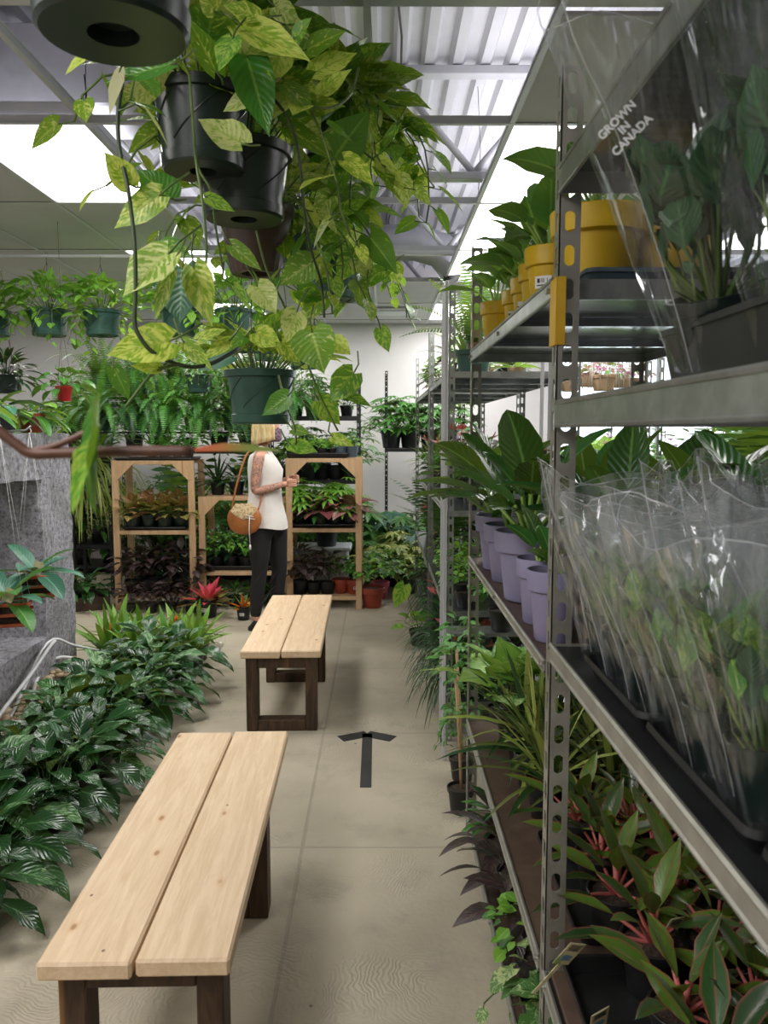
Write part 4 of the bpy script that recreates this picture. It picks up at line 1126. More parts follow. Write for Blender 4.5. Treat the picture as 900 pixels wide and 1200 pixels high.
def sleeved(rng, H=.36, rt=.135, r=.046, fl=None, big=False):
    o = bpy.data.objects.new('sleeved_plant', None); COL.objects.link(o)
    pot(o, r, .085, 'dgreenpot')
    mb = MB()
    if big:
        rosette(mb, rng, 26, .13, .085, 'ovate', .07, (88, 15), .12, .9, .2, 0, 1, 6, 2, .02, .003, .08, mats=[0, 0, 2])
    else:
        rosette(mb, rng, 30, .085, .05, 'ovate', .06, (89, 40), .10, .6, .2, 0, 1, 5, 1, .02, .0025, mats=[0, 2, 2])
    if big: bush(mb, rng, 26, .12, .085, 'ovate', (0, 0, .17), (.10, .10, .09), 0, ny=6, nx=2)
    clamp_inside(mb, r * .84, rt, H, .66 if not big else .8)
    mb.obj('foliage', ['l_dark' if big else 'l_spath', 'l_vine', 'l_dark' if big else 'l_pothosg'], o)
    sleeve(o, r * 1.08, H, rt, rng, rng.uniform(.6, .75), rng.uniform(-.9, .9), (0, 0), 'film' if big else 'haze_film')
    return o

def sleeves():
    g = random.Random(11)
    z = 1.1735
    for k, y in enumerate((1.27, .93, .59)):
        tray('black plastic tray under the sleeved plants, %s' % ['farther one by the slotted post', 'next one nearer the camera', 'nearest one at the frame edge'][k], .365, .96, y - .165, y + .325 - .165 + .0, z, .03, 'black trays under the sleeved plants')
    n = 0
    for c, x in enumerate((.435, .56, .69, .82)):
        for k in range(6 if c < 2 else 5):
            y = 1.50 - k * .128 - (c % 2) * .05
            o = sleeved(g, H=g.uniform(.28, .34)) if n < 9 else dup(SL[g.randrange(9)])
            if n == 0: SL = []
            if n < 9: SL.append(o)
            o.location = (x, y, z + .006); o.rotation_euler = (g.uniform(-.04, .04), g.uniform(-.10, .0) if c == 0 else g.uniform(-.05, .05), g.uniform(-.7, .7))
            tag(o, 'leafy plant in clear plastic sleeve, %s from the slotted post in the %s row' % (ORD[k], ['front', 'second', 'third', 'back'][c]), 'plant', 'plastic-sleeved plants on the middle shelf')
            n += 1
    # upper shelf, two big sleeves in a black tray
    z = 1.6565
    tray('black plastic tray on the near upper shelf holding two sleeved plants', .375, .93, .50, 1.13, z, .075)
    for i, (x, y, ry, rx, H, rt, a) in enumerate(((.435, 1.03, -.30, .08, .42, .15, .35), (.45, .83, -.10, .0, .50, .17, .2), (.64, 1.02, -.05, .05, .44, .15, .1), (.68, .78, 0.02, 0, .44, .16, .5))):
        o = sleeved(g, H, rt, .06, big=True)
        o.location = (x, y, z + .034); o.rotation_euler = (rx, ry, a)
        tag(o, 'plant in clear sleeve on the near upper shelf, ' + ['printed sleeve leaning over the aisle', 'sleeve rising past the picture top', 'sleeve behind the printed one', 'back sleeve nearest the frame edge'][i], 'plant', 'sleeved plants on the near upper shelf')
        if i == 0:
            mbt = MB(); dg = bpy.context.evaluated_depsgraph_get()
            for k, txt in enumerate(('GROWN', 'IN', 'CANADA')):
                c = bpy.data.curves.new('tmp', 'FONT'); c.body = txt; c.size = .0125; c.align_x = 'CENTER'; c.align_y = 'CENTER'; c.offset = .0004
                t = bpy.data.objects.new('tmp', c); COL.objects.link(t); bpy.context.view_layer.update()
                me = bpy.data.meshes.new_from_object(t.evaluated_get(bpy.context.evaluated_depsgraph_get()))
                b_ = len(mbt.v); mbt.v += [v.co + V((0, -.0115 * k, 0)) for v in me.vertices]
                for p_ in me.polygons: mbt.face(tuple(b_ + q_ for q_ in p_.vertices))
                bpy.data.objects.remove(t)
            t = mbt.obj('sleeve_print', 'print', smooth=False)
            t.matrix_world = Matrix.Translation(P(723, 141, .905)) @ Matrix.Rotation(-.10, 4, 'Z') @ Matrix.Rotation(PI / 2, 4, 'X') @ Matrix.Rotation(math.radians(45), 4, 'Z')
            SPR.append((t, o)); t['label'] = 'white print reading GROWN IN CANADA'
SPR = []

def right_low():
    g = random.Random(21)
    z = .484
    # aglaonemas
    n = 0
    for c, x in enumerate((.535, .66, .79, .92)):
        for k, y in enumerate((2.05, 1.88, 1.70, 1.52, 1.34, 1.16, .98)):
            if c == 0 and k > 5: continue
            zz = z if y < 1.6 else .474
            if abs(y - 1.62) < .06: continue
            place('agl', B['agl'], (x + g.uniform(-.015, .015), y + g.uniform(-.02, .02), zz + .006),
                  'red-edged aglaonema in black pot, %s from aisle edge, %s from far end' % (ORD[c], ORD[k]), 'plant', 'red-edged aglaonemas on the lower shelf', nvar=7, scale=1.0)
            n += 1
    tray('black nursery tray of aglaonemas just inside the nearest slotted post', .375, .96, 1.06, 1.585, z, .035, 'black trays of aglaonemas')
    tray('black nursery tray of aglaonemas at the bottom right corner', .375, .96, .50, 1.04, z, .035, 'black trays of aglaonemas')
    tray('small black tray edge below the aglaonemas beyond the slotted post', .43, .96, 1.67, 2.14, .473, .035, 'black trays of aglaonemas')
    for i, (px, py, y) in enumerate(((668, 1075, 1.42), (790, 1040, 1.5), (705, 1090, 1.25))):
        q = P(px, py, y)
        t = MB(); t.box((0, 0, .0), (.035, .0015, .07), bev=.0007); o = thing('plant_tag', 'cream pointed plant tag stuck %s' % ['at the tray corner by the post', 'among the middle aglaonemas', 'in a pot nearer the camera'][i], 'tag', (q.x, q.y, z + .15))
        o.rotation_euler = (.5, .3 - .3 * i, .3)
        t.obj('tag_card', 'tag', o, smooth=False)
        t = MB(); t.box((0, -.0014, -.012), (.018, .0006, .016)); t.obj('blue_square', 'tagblue', o, smooth=False)
        t = MB(); t.box((0, 0, -.085), (.008, .0015, .11)); t.obj('tag_stake', 'tag', o, smooth=False)
        t = MB()
        for k in range(5): t.box((0, -.0012, .012 + k * .004), (.026 - (k % 2) * .006, .0004, .0016))
        t.obj('tag_text', 'darkprint', o, smooth=False)
    # striped dracaenas and caladiums, shelf behind
    for c, x in enumerate((.50, .68, .86)):
        for k, y in enumerate((2.28, 2.48, 2.68)):
            place('drac2', B['drac2'], (x, y, .475), 'striped narrow-leaved dracaena on the lower shelf, %s row in, %s beyond the aglaonemas' % (ORD[c], ORD[k]), 'plant', 'striped dracaenas on the lower shelf', nvar=4, scale=.95)
    for i, (x, y) in enumerate(((.50, 2.90), (.64, 2.86), (.80, 2.95))):
        place('caladium', B['caladium'], (x, y, .475), 'lime green caladium under the lavender pots, %s from the aisle' % ORD[i], 'plant', 'lime caladiums under the lavender pots', nvar=3, scale=1.0)
    # floor-level shelf
    for i, (x, y) in enumerate(((.43, 2.62), (.44, 2.42), (.44, 2.24))):
        place('darkleaf', B['darkleaf'], (x, y, .106), 'dark-leaved plant on the bottom shelf edge, %s from the far end' % ORD[i], 'plant', 'dark-leaved plants on the bottom shelf', nvar=3)
    for i, (x, y) in enumerate(((.43, 2.06),)):
        place('limebush', B['limebush'], (x, y, .106), 'small lime green plant on the bottom shelf between dark leaves and ivy', 'plant', nvar=1, scale=.9)
    for i, (x, y) in enumerate(((.41, 1.88), (.42, 1.74), (.56, 1.82), (.55, 2.0))):
        place('ivy', B['ivy'], (x, y, .106), 'variegated ivy in black pot on the bottom shelf, ' + ['at the aisle edge, farther one', 'at the aisle edge, nearest the post', 'second row nearer the post', 'second row farther in'][i], 'plant', 'variegated ivies on the bottom shelf', nvar=3, scale=1.15)
    for i, (x, y) in enumerate(((.44, 2.85), (.62, 2.3), (.62, 2.7), (.8, 2.5))):
        place('dark', B['dark'], (x, y, .106), 'dark foliage plant deep in the bottom shelf, %s one' % ['far end', 'middle', 'farther middle', 'rear'][i], 'plant', 'dark plants deep in the bottom shelf', scale=.55, nvar=2)
    # gap: cane with climbing ivy
    for i, (x, y) in enumerate(((.345, 3.30), (.38, 3.62))):
        o = thing('climbing_ivy', 'climbing ivy on a bamboo cane %s' % ['standing at the foot of the far lavender rack post', 'behind the first one, by the silver trolley'][i], 'plant', (x, y, 0), 0, 'climbing plants on bamboo canes')
        pot(o, .06, .11, 'black'); mb = MB(); mb.tube([(0, 0, .1), (-.012, .01, .35), (-.03, .0, .62)], .007, 6); mb.obj('bamboo_cane', 'pine', o)
        mb = MB(); bush(mb, g, 60, .055, .03, 'ovate', (-.02, 0, .62), (.09, .12, .16), 0, fold=.2); bush(mb, g, 40, .05, .03, 'ovate', (.01, 0, .35), (.08, .12, .12), 0)
        for k in range(3): trail(mb, g, (-.03, -.05, .45), .16, .04, .02, 'ovate', 0, 1, (-.6, -.5, .2), .03)
        mb.obj('foliage', ['l_green', 'l_vine'], o)
    for i, (x, y, z_) in enumerate(((.55, 3.45, 0), (.8, 3.6, 0), (.62, 3.3, 0), (.6, 3.92, .63), (.6, 3.92, .14))):
        place('greenbush', B['greenbush'], (x, y, z_ + .001), 'leafy green plant in the gap between racks, ' + ['front', 'rear', 'nearest', 'on the trolley upper shelf', 'on the trolley lower shelf'][i], 'plant', 'green plants in the gap between racks', scale=.8, nvar=3)

def rack_row(g, kinds, x0, x1, y0, y1, z, n, nx, where, group, scale=.9):
    k = 0
    for j in range(nx):
        for i in range(n):
            x = x0 + (x1 - x0) * (j + .5) / nx; y = y0 + (y1 - y0) * (i + .5) / n
            kd = kinds[(i + j * 2) % len(kinds)]
            nm = NICE[kd]
            place(kd, B[kd], (x + g.uniform(-.02, .02), y + g.uniform(-.03, .03), z + .0015), '%s %s, %s along, %s' % (nm, where, ORD[i], ['front row', 'second row', 'third row'][j]), 'plant', group, scale=scale * g.uniform(.9, 1.1))
NICE = dict(orchid='magenta orchid', orchidw='white orchid', anth='pink-spathed anthurium', grassy='fine grassy plant', mondo='drooping grassy plant', limebush='bright green bushy plant', greenbush='leafy green plant',
            dark='dark green foliage plant', drac='dark spiky dracaena', drac2='striped dracaena', basket='pothos', jag='cut-leaf philodendron', selloum='split-leaf philodendron', monstera='monstera', schef='yellow-variegated umbrella plant',
            caladium='lime caladium', begonia='rex begonia', purple='purple-leaved plant', bronze='bronze syngonium', sedum='feathery palm', fern='boston fern', dfern='dark boston fern', hangrass='trailing grassy plant', lily='peace lily', paddle='paddle-leaf plant', tiny='seedling', tinyblue='seedling', pileab='jade plant', ivy='variegated ivy', sago='sago palm', agl='aglaonema', darkleaf='dark-leaved plant')
def far_right():
    g = random.Random(31)
    o = thing('potted_pothos', 'pothos on the floor by the far rack with one long leaf reaching into the aisle', 'plant', (.30, 6.0, .001))
    pot(o, .08, .12, 'black'); mb = MB(); rosette(mb, g, 14, .10, .08, 'heart', .11, (80, 10), .12, .8, .12, 0, 1, 6, 2, .03)
    b_, t_ = P(474, 686, 5.9) - o.location, P(462, 712, 5.9) - o.location
    mb.leaf(b_, t_ - b_, .19, .13, 'heart', .1, .1, 0, 8, 2, nrm=V((.2, -1, .3))); mb.tube(smooth([(0, 0, .11), b_ * .6 + V((0, 0, .03)), b_]), .003, 5, 1)
    mb.obj('foliage', ['l_pothosg', 'l_vine'], o)
    rr = rack_row
    rr(g, ['orchid', 'greenbush', 'purple', 'anth'], .36, .98, 4.15, 5.6, 1.2, 5, 2, 'on the orchid rack eye-level shelf', 'plants on the orchid rack')
    rr(g, ['limebush'], .36, .98, 4.12, 5.6, .68, 6, 3, 'on the orchid rack knee-high shelf', 'plants on the orchid rack', .85)
    rr(g, ['anth', 'mondo', 'purple'], .36, .98, 4.15, 5.6, .2, 4, 2, 'on the orchid rack bottom shelf', 'plants on the orchid rack')
    place('sago', B['sago'], (.52, 4.55, 1.902), 'sago palm with stiff feathery fronds on top of the orchid rack', nvar=1, scale=.95)
    rr(g, ['drac', 'greenbush', 'orchidw'], .40, .98, 4.9, 5.6, 1.9, 3, 2, 'on the orchid rack top shelf', 'plants on the orchid rack', .8)
    rr(g, ['purple', 'dark', 'begonia', 'greenbush'], .36, .98, 5.9, 7.7, 1.9, 5, 2, 'on the far right rack top shelf', 'plants on the far right rack', .8)
    rr(g, ['basket_', 'greenbush', 'limebush', 'drac2'][1:], .36, .98, 5.9, 7.7, 1.2, 6, 2, 'on the far right rack eye-level shelf', 'plants on the far right rack')
    rr(g, ['sedum', 'greenbush', 'anth', 'orchidw'], .36, .98, 5.9, 7.7, .65, 5, 2, 'on the far right rack middle shelf', 'plants on the far right rack')
    rr(g, ['dark', 'mondo', 'purple'], .34, .98, 5.9, 7.7, .2, 5, 2, 'on the far right rack bottom shelf', 'plants on the far right rack')
    for i, y in enumerate((4.3, 4.62, 4.95, 5.3)):
        place('mondo', B['mondo'], (.41, y, .203), 'drooping grassy plant spilling over the low shelf edge, %s from the near end' % ORD[i], 'plant', 'grassy plants along the rack foot', scale=.85)
    rr(g, ['jag', 'greenbush', 'limebush', 'sedum'], 1.52, 2.03, 2.4, 4.3, 1.15, 6, 2, 'on the rear rack behind the lavender pots', 'plants on the rear racks', .95)
    rr(g, ['limebush', 'greenbush', 'orchid', 'caladium'], 1.52, 2.03, 4.7, 7.1, 1.15, 7, 2, 'on the rear rack before the window', 'plants on the rear racks', .95)
    rr(g, ['dark', 'greenbush'], 1.52, 2.03, 2.4, 7.1, .5, 9, 1, 'low on the rear racks', 'plants on the rear racks')
    # white net hangers with orchids by the window
    def nethanger(rng):
        o = bpy.data.objects.new('hanging_orchid', None); COL.objects.link(o)
        pot(o, .07, .09, 'clayball')
        mb = MB()
        for k in range(10):
            a = k * PI / 5; pts = []
            for i in range(6):
                t = i / 5; aa = a + (.6 if k % 2 else -.6) * t; pts.append((.085 * (1 - t * .35) * math.cos(aa), .085 * (1 - t * .35) * math.sin(aa), .02 + t * .5))
            mb.tube(pts + [(0, 0, .7)], .003, 4)
        mb.obj('net_hanger', 'cord', o)
        mb = MB(); bush(mb, rng, 40, .05, .03, 'round', (0, 0, .12), (.12, .12, .1), 0, mats=[0, 1, 1]); mb.obj('foliage', ['l_green', 'l_orchid'], o)  # mostly orchid flowers, with some green leaves in the same mesh
        return o
    for i, (px, y) in enumerate(((668, 5.2), (690, 5.4), (708, 5.1), (725, 5.5), (742, 5.3), (705, 5.9))):
        q = P(px, 445, y)
        place('net', nethanger, (q.x, y, 1.86 + .04 * (i % 2)), 'purple-flowered orchid in white net hanger before the window, %s from the slotted post' % ORD[i], 'plant', 'net-hung orchids by the window', nvar=3)
    mb = MB(); mb.tube([(1.1, 5.15, 2.6), (2.1, 5.15, 2.6)], .01, 6); mb.tube([(1.1, 5.75, 2.6), (2.1, 5.75, 2.6)], .01, 6)
    for x in (1.12, 2.08):
        for y in (5.15, 5.75): mb.tube([(x, y, 2.6), (x, y, GZ)], .003, 4)
        mb.tube([(x, 5.15, 2.6), (x, 5.75, 2.6)], .006, 5)
    tag(mb.obj('hanging_rail', 'galv'), 'metal rail frame carrying the net-hung orchids near the window', 'rail')
    o = thing('hanging_moss_ball', 'round moss basket hanging before the bright back window', 'plant', (2.05, 5.0, 1.72))
    mb = MB(); mb.lathe([(.01, -.08), (.06, -.06), (.085, 0), (.06, .05), (.01, .06)], 14); mb.obj('moss_ball', 'clayball', o)
    mb = MB(); bush(mb, g, 80, .03, .02, 'round', (0, 0, 0), (.12, .12, .1), 0, low=-.9); mb.obj('foliage', 'l_ivy', o)
    mb = MB(); mb.tube([(0, 0, .05), (0, 0, GZ - 1.72)], .002, 4); mb.obj('cord', 'cord', o)
    for i, (x, y) in enumerate(((2.5, 6.2), (2.9, 6.6), (3.4, 7.2), (2.6, 7.6), (3.1, 5.6))):
        place('twig', lambda rng: twig(rng), (x, y, .001), 'tall thin-stemmed plant before the bright window, %s from the aisle' % ORD[i], 'plant', 'thin-stemmed plants before the window', nvar=2)
def twig(rng):
    o = bpy.data.objects.new('tall_thin_plant', None); COL.objects.link(o)
    pot(o, .12, .2, 'black'); mb = MB()
    for k in range(7):
        a = rng.uniform(0, 6.3); top = V((math.cos(a) * .25, math.sin(a) * .25, rng.uniform(1.2, 1.75)))
        pts = [V((0, 0, .18)), top * .5 + V((0, 0, .1)), top]; mb.tube(pts, .005, 5, 1)
        for i in range(12):
            q = pts[1].lerp(top, rng.random()); mb.leaf(q, dirv(rng.uniform(0, 6.3), rng.uniform(-.2, .6)), .09, .025, 'lance', .4, .2, 0, 3, 1)
    mb.obj('foliage', ['l_dark', 'l_bark'], o); return o
# ---------------------------------------------------------------- left side
def rough_box(mb, lo, hi, step=.045, amp=.012, open_faces=()):
    """box with gridded noisy faces"""
    lo, hi = V(lo), V(hi)
    n = [max(2, int((hi[i] - lo[i]) / step)) for i in range(3)]
    for ax in range(3):
        u, w = [(1, 2), (0, 2), (0, 1)][ax]
        for sg in (0, 1):
            rows = []
            for i in range(n[u] + 1):
                row = []
                for j in range(n[w] + 1):
                    p = V((0, 0, 0)); p[ax] = (lo, hi)[sg][ax]
                    p[u] = lo[u] + (hi[u] - lo[u]) * i / n[u]; p[w] = lo[w] + (hi[w] - lo[w]) * j / n[w]
                    nz = noise.noise_vector(p * 9) * amp + noise.noise_vector(p * 31) * amp * .5
                    row.append(p + nz)
                rows.append(row)
            if (sg == 1) == (ax != 1): rows = rows
            else: rows = rows[::-1]
            mb.quadgrid(rows)

def stone():
    mb = MB(); xa, xb = -2.36, -2.06
    rough_box(mb, (xa, 4.93, 0), (xb, 5.4, 1.34)); rough_box(mb, (xa, 2.4, 0), (xb, 2.85, 1.34))
    rough_box(mb, (xa, 2.4, 1.32), (xb, 5.4, 1.59)); rough_box(mb, (xa, 2.84, 0), (xb, 4.94, .34))
    tag(mb.obj('stone_frame', 'stone'), 'rough grey stone block frame with a large opening beside the peace lilies', 'stone frame')
    # hose
    mb = MB()
    pts = [P(100, 776, 5.15), P(75, 770, 5.1), P(55, 778, 5.0), P(42, 800, 4.7), P(38, 822, 4.35)]
    pts = [V((p.x + .0, p.y, max(.05, min(p.z, .3)))) for p in pts]
    mb.tube(smooth(pts), .011, 8)
    pts = [V((-2.02, 5.0, .30)), V((-1.96, 4.75, .34)), V((-1.95, 4.45, .26)), V((-1.97, 4.15, .16)), V((-1.95, 3.85, .10)), V((-1.98, 3.5, .08))]
    mb.tube(smooth(pts), .011, 8)
    pts = [V((-1.84, 5.2, .18)), V((-1.90, 4.95, .28)), V((-2.0, 4.8, .34)), V((-1.98, 4.3, .12)), V((-1.93, 4.0, .07)), V((-1.9, 3.6, .06))]
    mb.tube(smooth(pts), .009, 8)
    tag(mb.obj('white_hose', 'hose'), 'loops of white hose lying on pebbles at the foot of the stone frame', 'hose')
    mb = MB(); g = random.Random(3)
    for i in range(420):
        x, y = g.uniform(-2.04, -1.66), g.uniform(3.0, 5.3); r = g.uniform(.018, .038); c = V((x, y, r * .6 + g.uniform(0, .03) + .07 * max(0, (-x - 1.72) / .3)))
        sx, sy, sz = g.uniform(.8, 1.3), g.uniform(.8, 1.3), g.uniform(.5, .8); rows = []
        for a in range(5):
            th = PI * a / 4
            rows.append([c + V((sx * r * (math.sin(th) + .02) * math.cos(b * PI / 3.5), sy * r * (math.sin(th) + .02) * math.sin(b * PI / 3.5), -sz * r * math.cos(th))) for b in range(7)])
        mb.quadgrid(rows, 0, True)
    tag(mb.obj('pebbles', 'pebble'), 'bed of tan pebbles between the stone frame and the peace lilies', 'pebbles', kind='stuff')

def smooth(pts, n=5):
    pts = [V(p) for p in pts]; out = []
    for i in range(len(pts) - 1):
        p0, p1, p2, p3 = pts[max(i - 1, 0)], pts[i], pts[i + 1], pts[min(i + 2, len(pts) - 1)]
        for k in range(n):
            t = k / n
            out.append(.5 * ((2 * p1) + (p2 - p0) * t + (2 * p0 - 5 * p1 + 4 * p2 - p3) * t * t + (3 * p1 - p0 - 3 * p2 + p3) * t ** 3))
    out.append(pts[-1]); return out

def slatbasket(rng, wire=1.2):
    o = bpy.data.objects.new('hanging_orchid_basket', None); COL.objects.link(o)
    mb = MB(); s = .19
    for k in range(5):
        z = .012 + k * .026; q = s / 2
        if k % 2 == 0:
            for y in (-q, q): mb.box((0, y, z), (s + .03, .016, .016), bev=.002)
        else:
            for x in (-q, q): mb.box((x, 0, z), (.016, s + .03, .016), bev=.002)
    for y in (-.06, -.03, 0, .03, .06): mb.box((0, y, .006), (s, .014, .008))
    mb.obj('slat_basket', 'crate', o, smooth=False)
    mb = MB(); mb.lathe([(.001, .02), (.08, .02), (.085, .10), (.001, .11)], 10); mb.obj('bark', 'soil', o)
    mb = MB(); rosette(mb, rng, 12, .28, .095, 'paddle', .11, (80, 5), .03, 1.2, .25, 0, ny=7, nx=2, spread=.04, mats=[0, 1])
    mb.obj('foliage', ['l_blue', 'l_green'], o)
    mb = MB()
    for x in (-1, 1):
        for y in (-1, 1): mb.tube([(x * s / 2, y * s / 2, .11), (0, 0, wire)], .001, 4)
    mb.tube([(0, 0, wire - .02), (.01, 0, wire + .01), (0, 0, wire + .03)], .003, 5)
    mb.obj('hanger', 'cord', o)
    return o

def left_side():
    g = random.Random(41)
    # orchid baskets in front of the opening
    for y, nm in ((4.45, 'right'), (4.1, 'left')):
        mb = MB(); mb.tube([(-2.2, y, 1.60), (-1.93, y, 1.612), (-1.90, y, 1.635)], .006, 6)
        tag(mb.obj('hook_bracket', 'galv'), 'small steel hook on the stone frame top holding the %s slat basket' % nm, 'hook')
    for i, (x, y, z, s) in enumerate(((-1.91, 4.45, .70, 1.0), (-1.91, 4.1, .62, 1.0))):
        o = slatbasket(g, 1.60 - z); o.location = (x, y, z); o.rotation_euler = (0, 0, .25)
        tag(o, ['orchid in orange wooden slat basket hanging before the stone opening', 'orchid in slat basket at the left picture edge by the stone opening'][i], 'plant', 'orchids in slat baskets')
        t = MB(); t.box((0, 0, 0), (.05, .002, .07)); q = t.obj('orange_flower_tag', 'tag', o, smooth=False); q.location = (.03, -.11, .17); q.rotation_euler = (0, .4, 0)
    # plants on the stone
    def orch(m, rng): rosette(m, rng, 16, .2, .07, 'paddle', .1, (75, -10), .04, 1.6, .25, 0, ny=7, nx=2, spread=.04, mats=[0, 1, 1])
    B['topleaf'] = mk('potted_hoya', dict(r=.085, h=.12, mat='darkpot', label=4.9), orch, ['l_green', 'l_blue'])
    B['topleaf2'] = mk('potted_hoya', dict(r=.075, h=.11, mat='terra'), orch, ['l_green', 'l_lime'])
    place('topleaf', B['topleaf'], (-2.21, 4.75, 1.60), 'broad-leaved plant in dark labelled pot on top of the stone frame', nvar=1, rz=0, scale=1.15)
    place('topleaf2', B['topleaf2'], (-2.17, 5.1, 1.60), 'leafy plant in terracotta pot on the stone frame corner', nvar=1, scale=1.05)
    place('topleaf3', mk('potted_hoya', dict(r=.08, h=.12, mat='black'), orch, ['l_lime', 'l_green']), (-2.22, 4.4, 1.60), 'pale-leaved plant on the stone frame at the left picture edge', nvar=1, scale=1.2)
    # red pot hanging
    def redp(m, rng): rosette(m, rng, 24, .13, .075, 'ovate', .1, (70, -20), .1, 1.5, .2, 0, 1, 6, 2, .04, .002)
    place('redpot', mk('hanging_hoya', dict(r=.055, h=.1, mat='redpot'), redp, ['l_green', 'l_vine'], extra=lambda r, q: hanger(r, .055, .1, .55)), (-2.02, 5.25, 1.80), 'trailing green plant in small red pot hanging above the stone frame', nvar=1)
    mb = MB(); mb.tube([(-2.02, 5.25, 2.35), (-2.02, 5.25, GZ)], .0015, 4); tag(mb.obj('hanging_wire', 'wire'), 'thin wire holding the red pot above the stone frame', 'wire')
    place('darkhang', mk('hanging_dark_plant', dict(r=.1, h=.14, mat='dgreenpot', style='hanging'), lambda m, rng: rosette(m, rng, 60, .17, .045, 'lance', .13, (85, -20), .12, 1.0, .2, 0, 1, 5, 1, .04, .002), ['l_dark', 'l_vined'],
          extra=lambda r, q: hanger(r, .1, .14, .9)), (-2.68, 5.9, 1.88), 'dark narrow-leaved plant hanging below the green baskets at left', nvar=1)
    # row of green hanging baskets
    for i, x in enumerate((-2.62, -2.24, -1.88, -1.35, -.98)):
        place('basket', B['basket'], (x, 5.6, 2.25), 'lime green pothos in green hanging basket, %s from the left on the pale pipe' % ORD[i], 'plant', 'green hanging baskets at left', nvar=4, scale=1.05)
    for i, (x, y, z) in enumerate(((-1.35, 6.9, 2.15), (-.95, 6.9, 2.2), (-1.0, 6.2, 2.2), (-.6, 6.5, 2.1), (-1.6, 7.3, 1.95))):
        place('basket2', B['basket2'], (x, y, z), 'dense leafy basket hanging above the woman, %s from the left' % ['second', 'fourth', 'third', 'fifth', 'first'][i], 'plant', 'back hanging baskets above the woman', nvar=2)
        mb = MB(); mb.tube([(x, y, z + .48), (x, y, GZ)], .002, 4); tag(mb.obj('hanging_wire', 'wire'), 'thin wire holding the %s dense basket above the woman' % ['second', 'fourth', 'third', 'fifth', 'first'][i], 'wire', 'wires of the back baskets')
    # peace lilies
    rowsx = [(-1.34, 1), (-1.545, 2), (-1.80, 3)]
    for c, (x, nm) in enumerate(rowsx):
        k = 0; y = 2.45 + (c % 2) * .1
        while y < 5.15:
            if c == 2 and y > 2.9: break
            xx = x - (.0 if y > 3 else .03) + (.05 if y > 4.6 else 0)
            place('lily', B['lily'], (xx + g.uniform(-.04, .04), y, .001), 'dark green peace lily, %s from the near end, %s row from the benches' % (ORD[k], ORD[c]), 'plant', 'peace lilies on the floor', nvar=7, scale=1.02)
            k += 1; y += .235
    k = 0
    for c, x in enumerate((-1.25, -1.45, -1.65, -1.85)):
        for y in (5.38, 5.62):
            place('bromo', B['bromo'], (x + g.uniform(-.03, .03), y, .001), 'bright green bromeliad with orange centre, %s from the right, %s row behind the lilies' % (ORD[c], 'front' if y < 5.5 else 'back'), 'plant', 'orange bromeliads behind the peace lilies', nvar=4, scale=1.2)
    mb = MB(); mb.box((-1.28, 5.95, .05), (.22, .22, .10), bev=.01); tag(mb.obj('plastic_box', 'film', smooth=False), 'clear plastic box on the floor behind the bromeliads', 'box')

# ---------------------------------------------------------------- wooden racks at the back
def woodrack(label, x0, x1, y0, y1, top, zs, gus=True):
    o = thing('wooden_rack', label, 'rack', (x0, y0, 0), group='pine display racks')
    Wd, D = x1 - x0, y1 - y0
    for x in (.03, Wd - .03):
        for y in (.02, D - .02):
            mb = MB(); mb.box((x, y, top / 2), (.056, .038, top), bev=.003); mb.obj('post', 'pine', o, smooth=False)
    for z in zs + [top]:
        mb = MB()
        for y in (.02, D - .02): mb.box((Wd / 2, y + .0, z - .018), (Wd - .112, .036, .036), bev=.003)
        for i in range(4): mb.box((Wd / 2, D * (.14 + .24 * i), z - .006 + .0), (Wd - .112, D * .2, .012))
        mb.obj('shelf', 'pine', o, smooth=False)
    if gus:
        for sx in (-1, 1):
            for zt in ([top - .0] if gus is True else gus):
                mb = MB(); x = .058 if sx < 0 else Wd - .058; b = len(mb.v)
                for y in (-.003, .012):
                    mb.v += [V((x - sx * -.0, y, zt)), V((x - sx * .15, y, zt)), V((x - sx * .15, y, zt - .02)), V((x, y, zt - .17)), V((x + sx * .05, y, zt - .17)), V((x + sx * .05, y, zt))]
                n = 6
                mb.face(tuple(b + i for i in (range(n) if sx > 0 else reversed(range(n))))); mb.face(tuple(b + n + i for i in (reversed(range(n)) if sx > 0 else range(n))))
                for i in range(n): mb.face((b + i, b + (i + 1) % n, b + n + (i + 1) % n, b + n + i))
                mb.obj('corner_brace', 'pine', o, smooth=False)
    return o

def blackrack(label, x0, x1, y0, y1, h, zs):
    o = thing('black_steel_rack', label, 'rack', (0, 0, 0), group='black steel racks')
    for x, sx in ((x0, 1), (x1, -1)):
        for y, sy in ((y0, 1), (y1, -1)): post(o, x, y, h, sx, sy, 'blackm', False)
    for z in zs: shelf(o, x0, x1, y0, y1, z, 'blackm', .04, 'blackm', bolts=False)
    return o

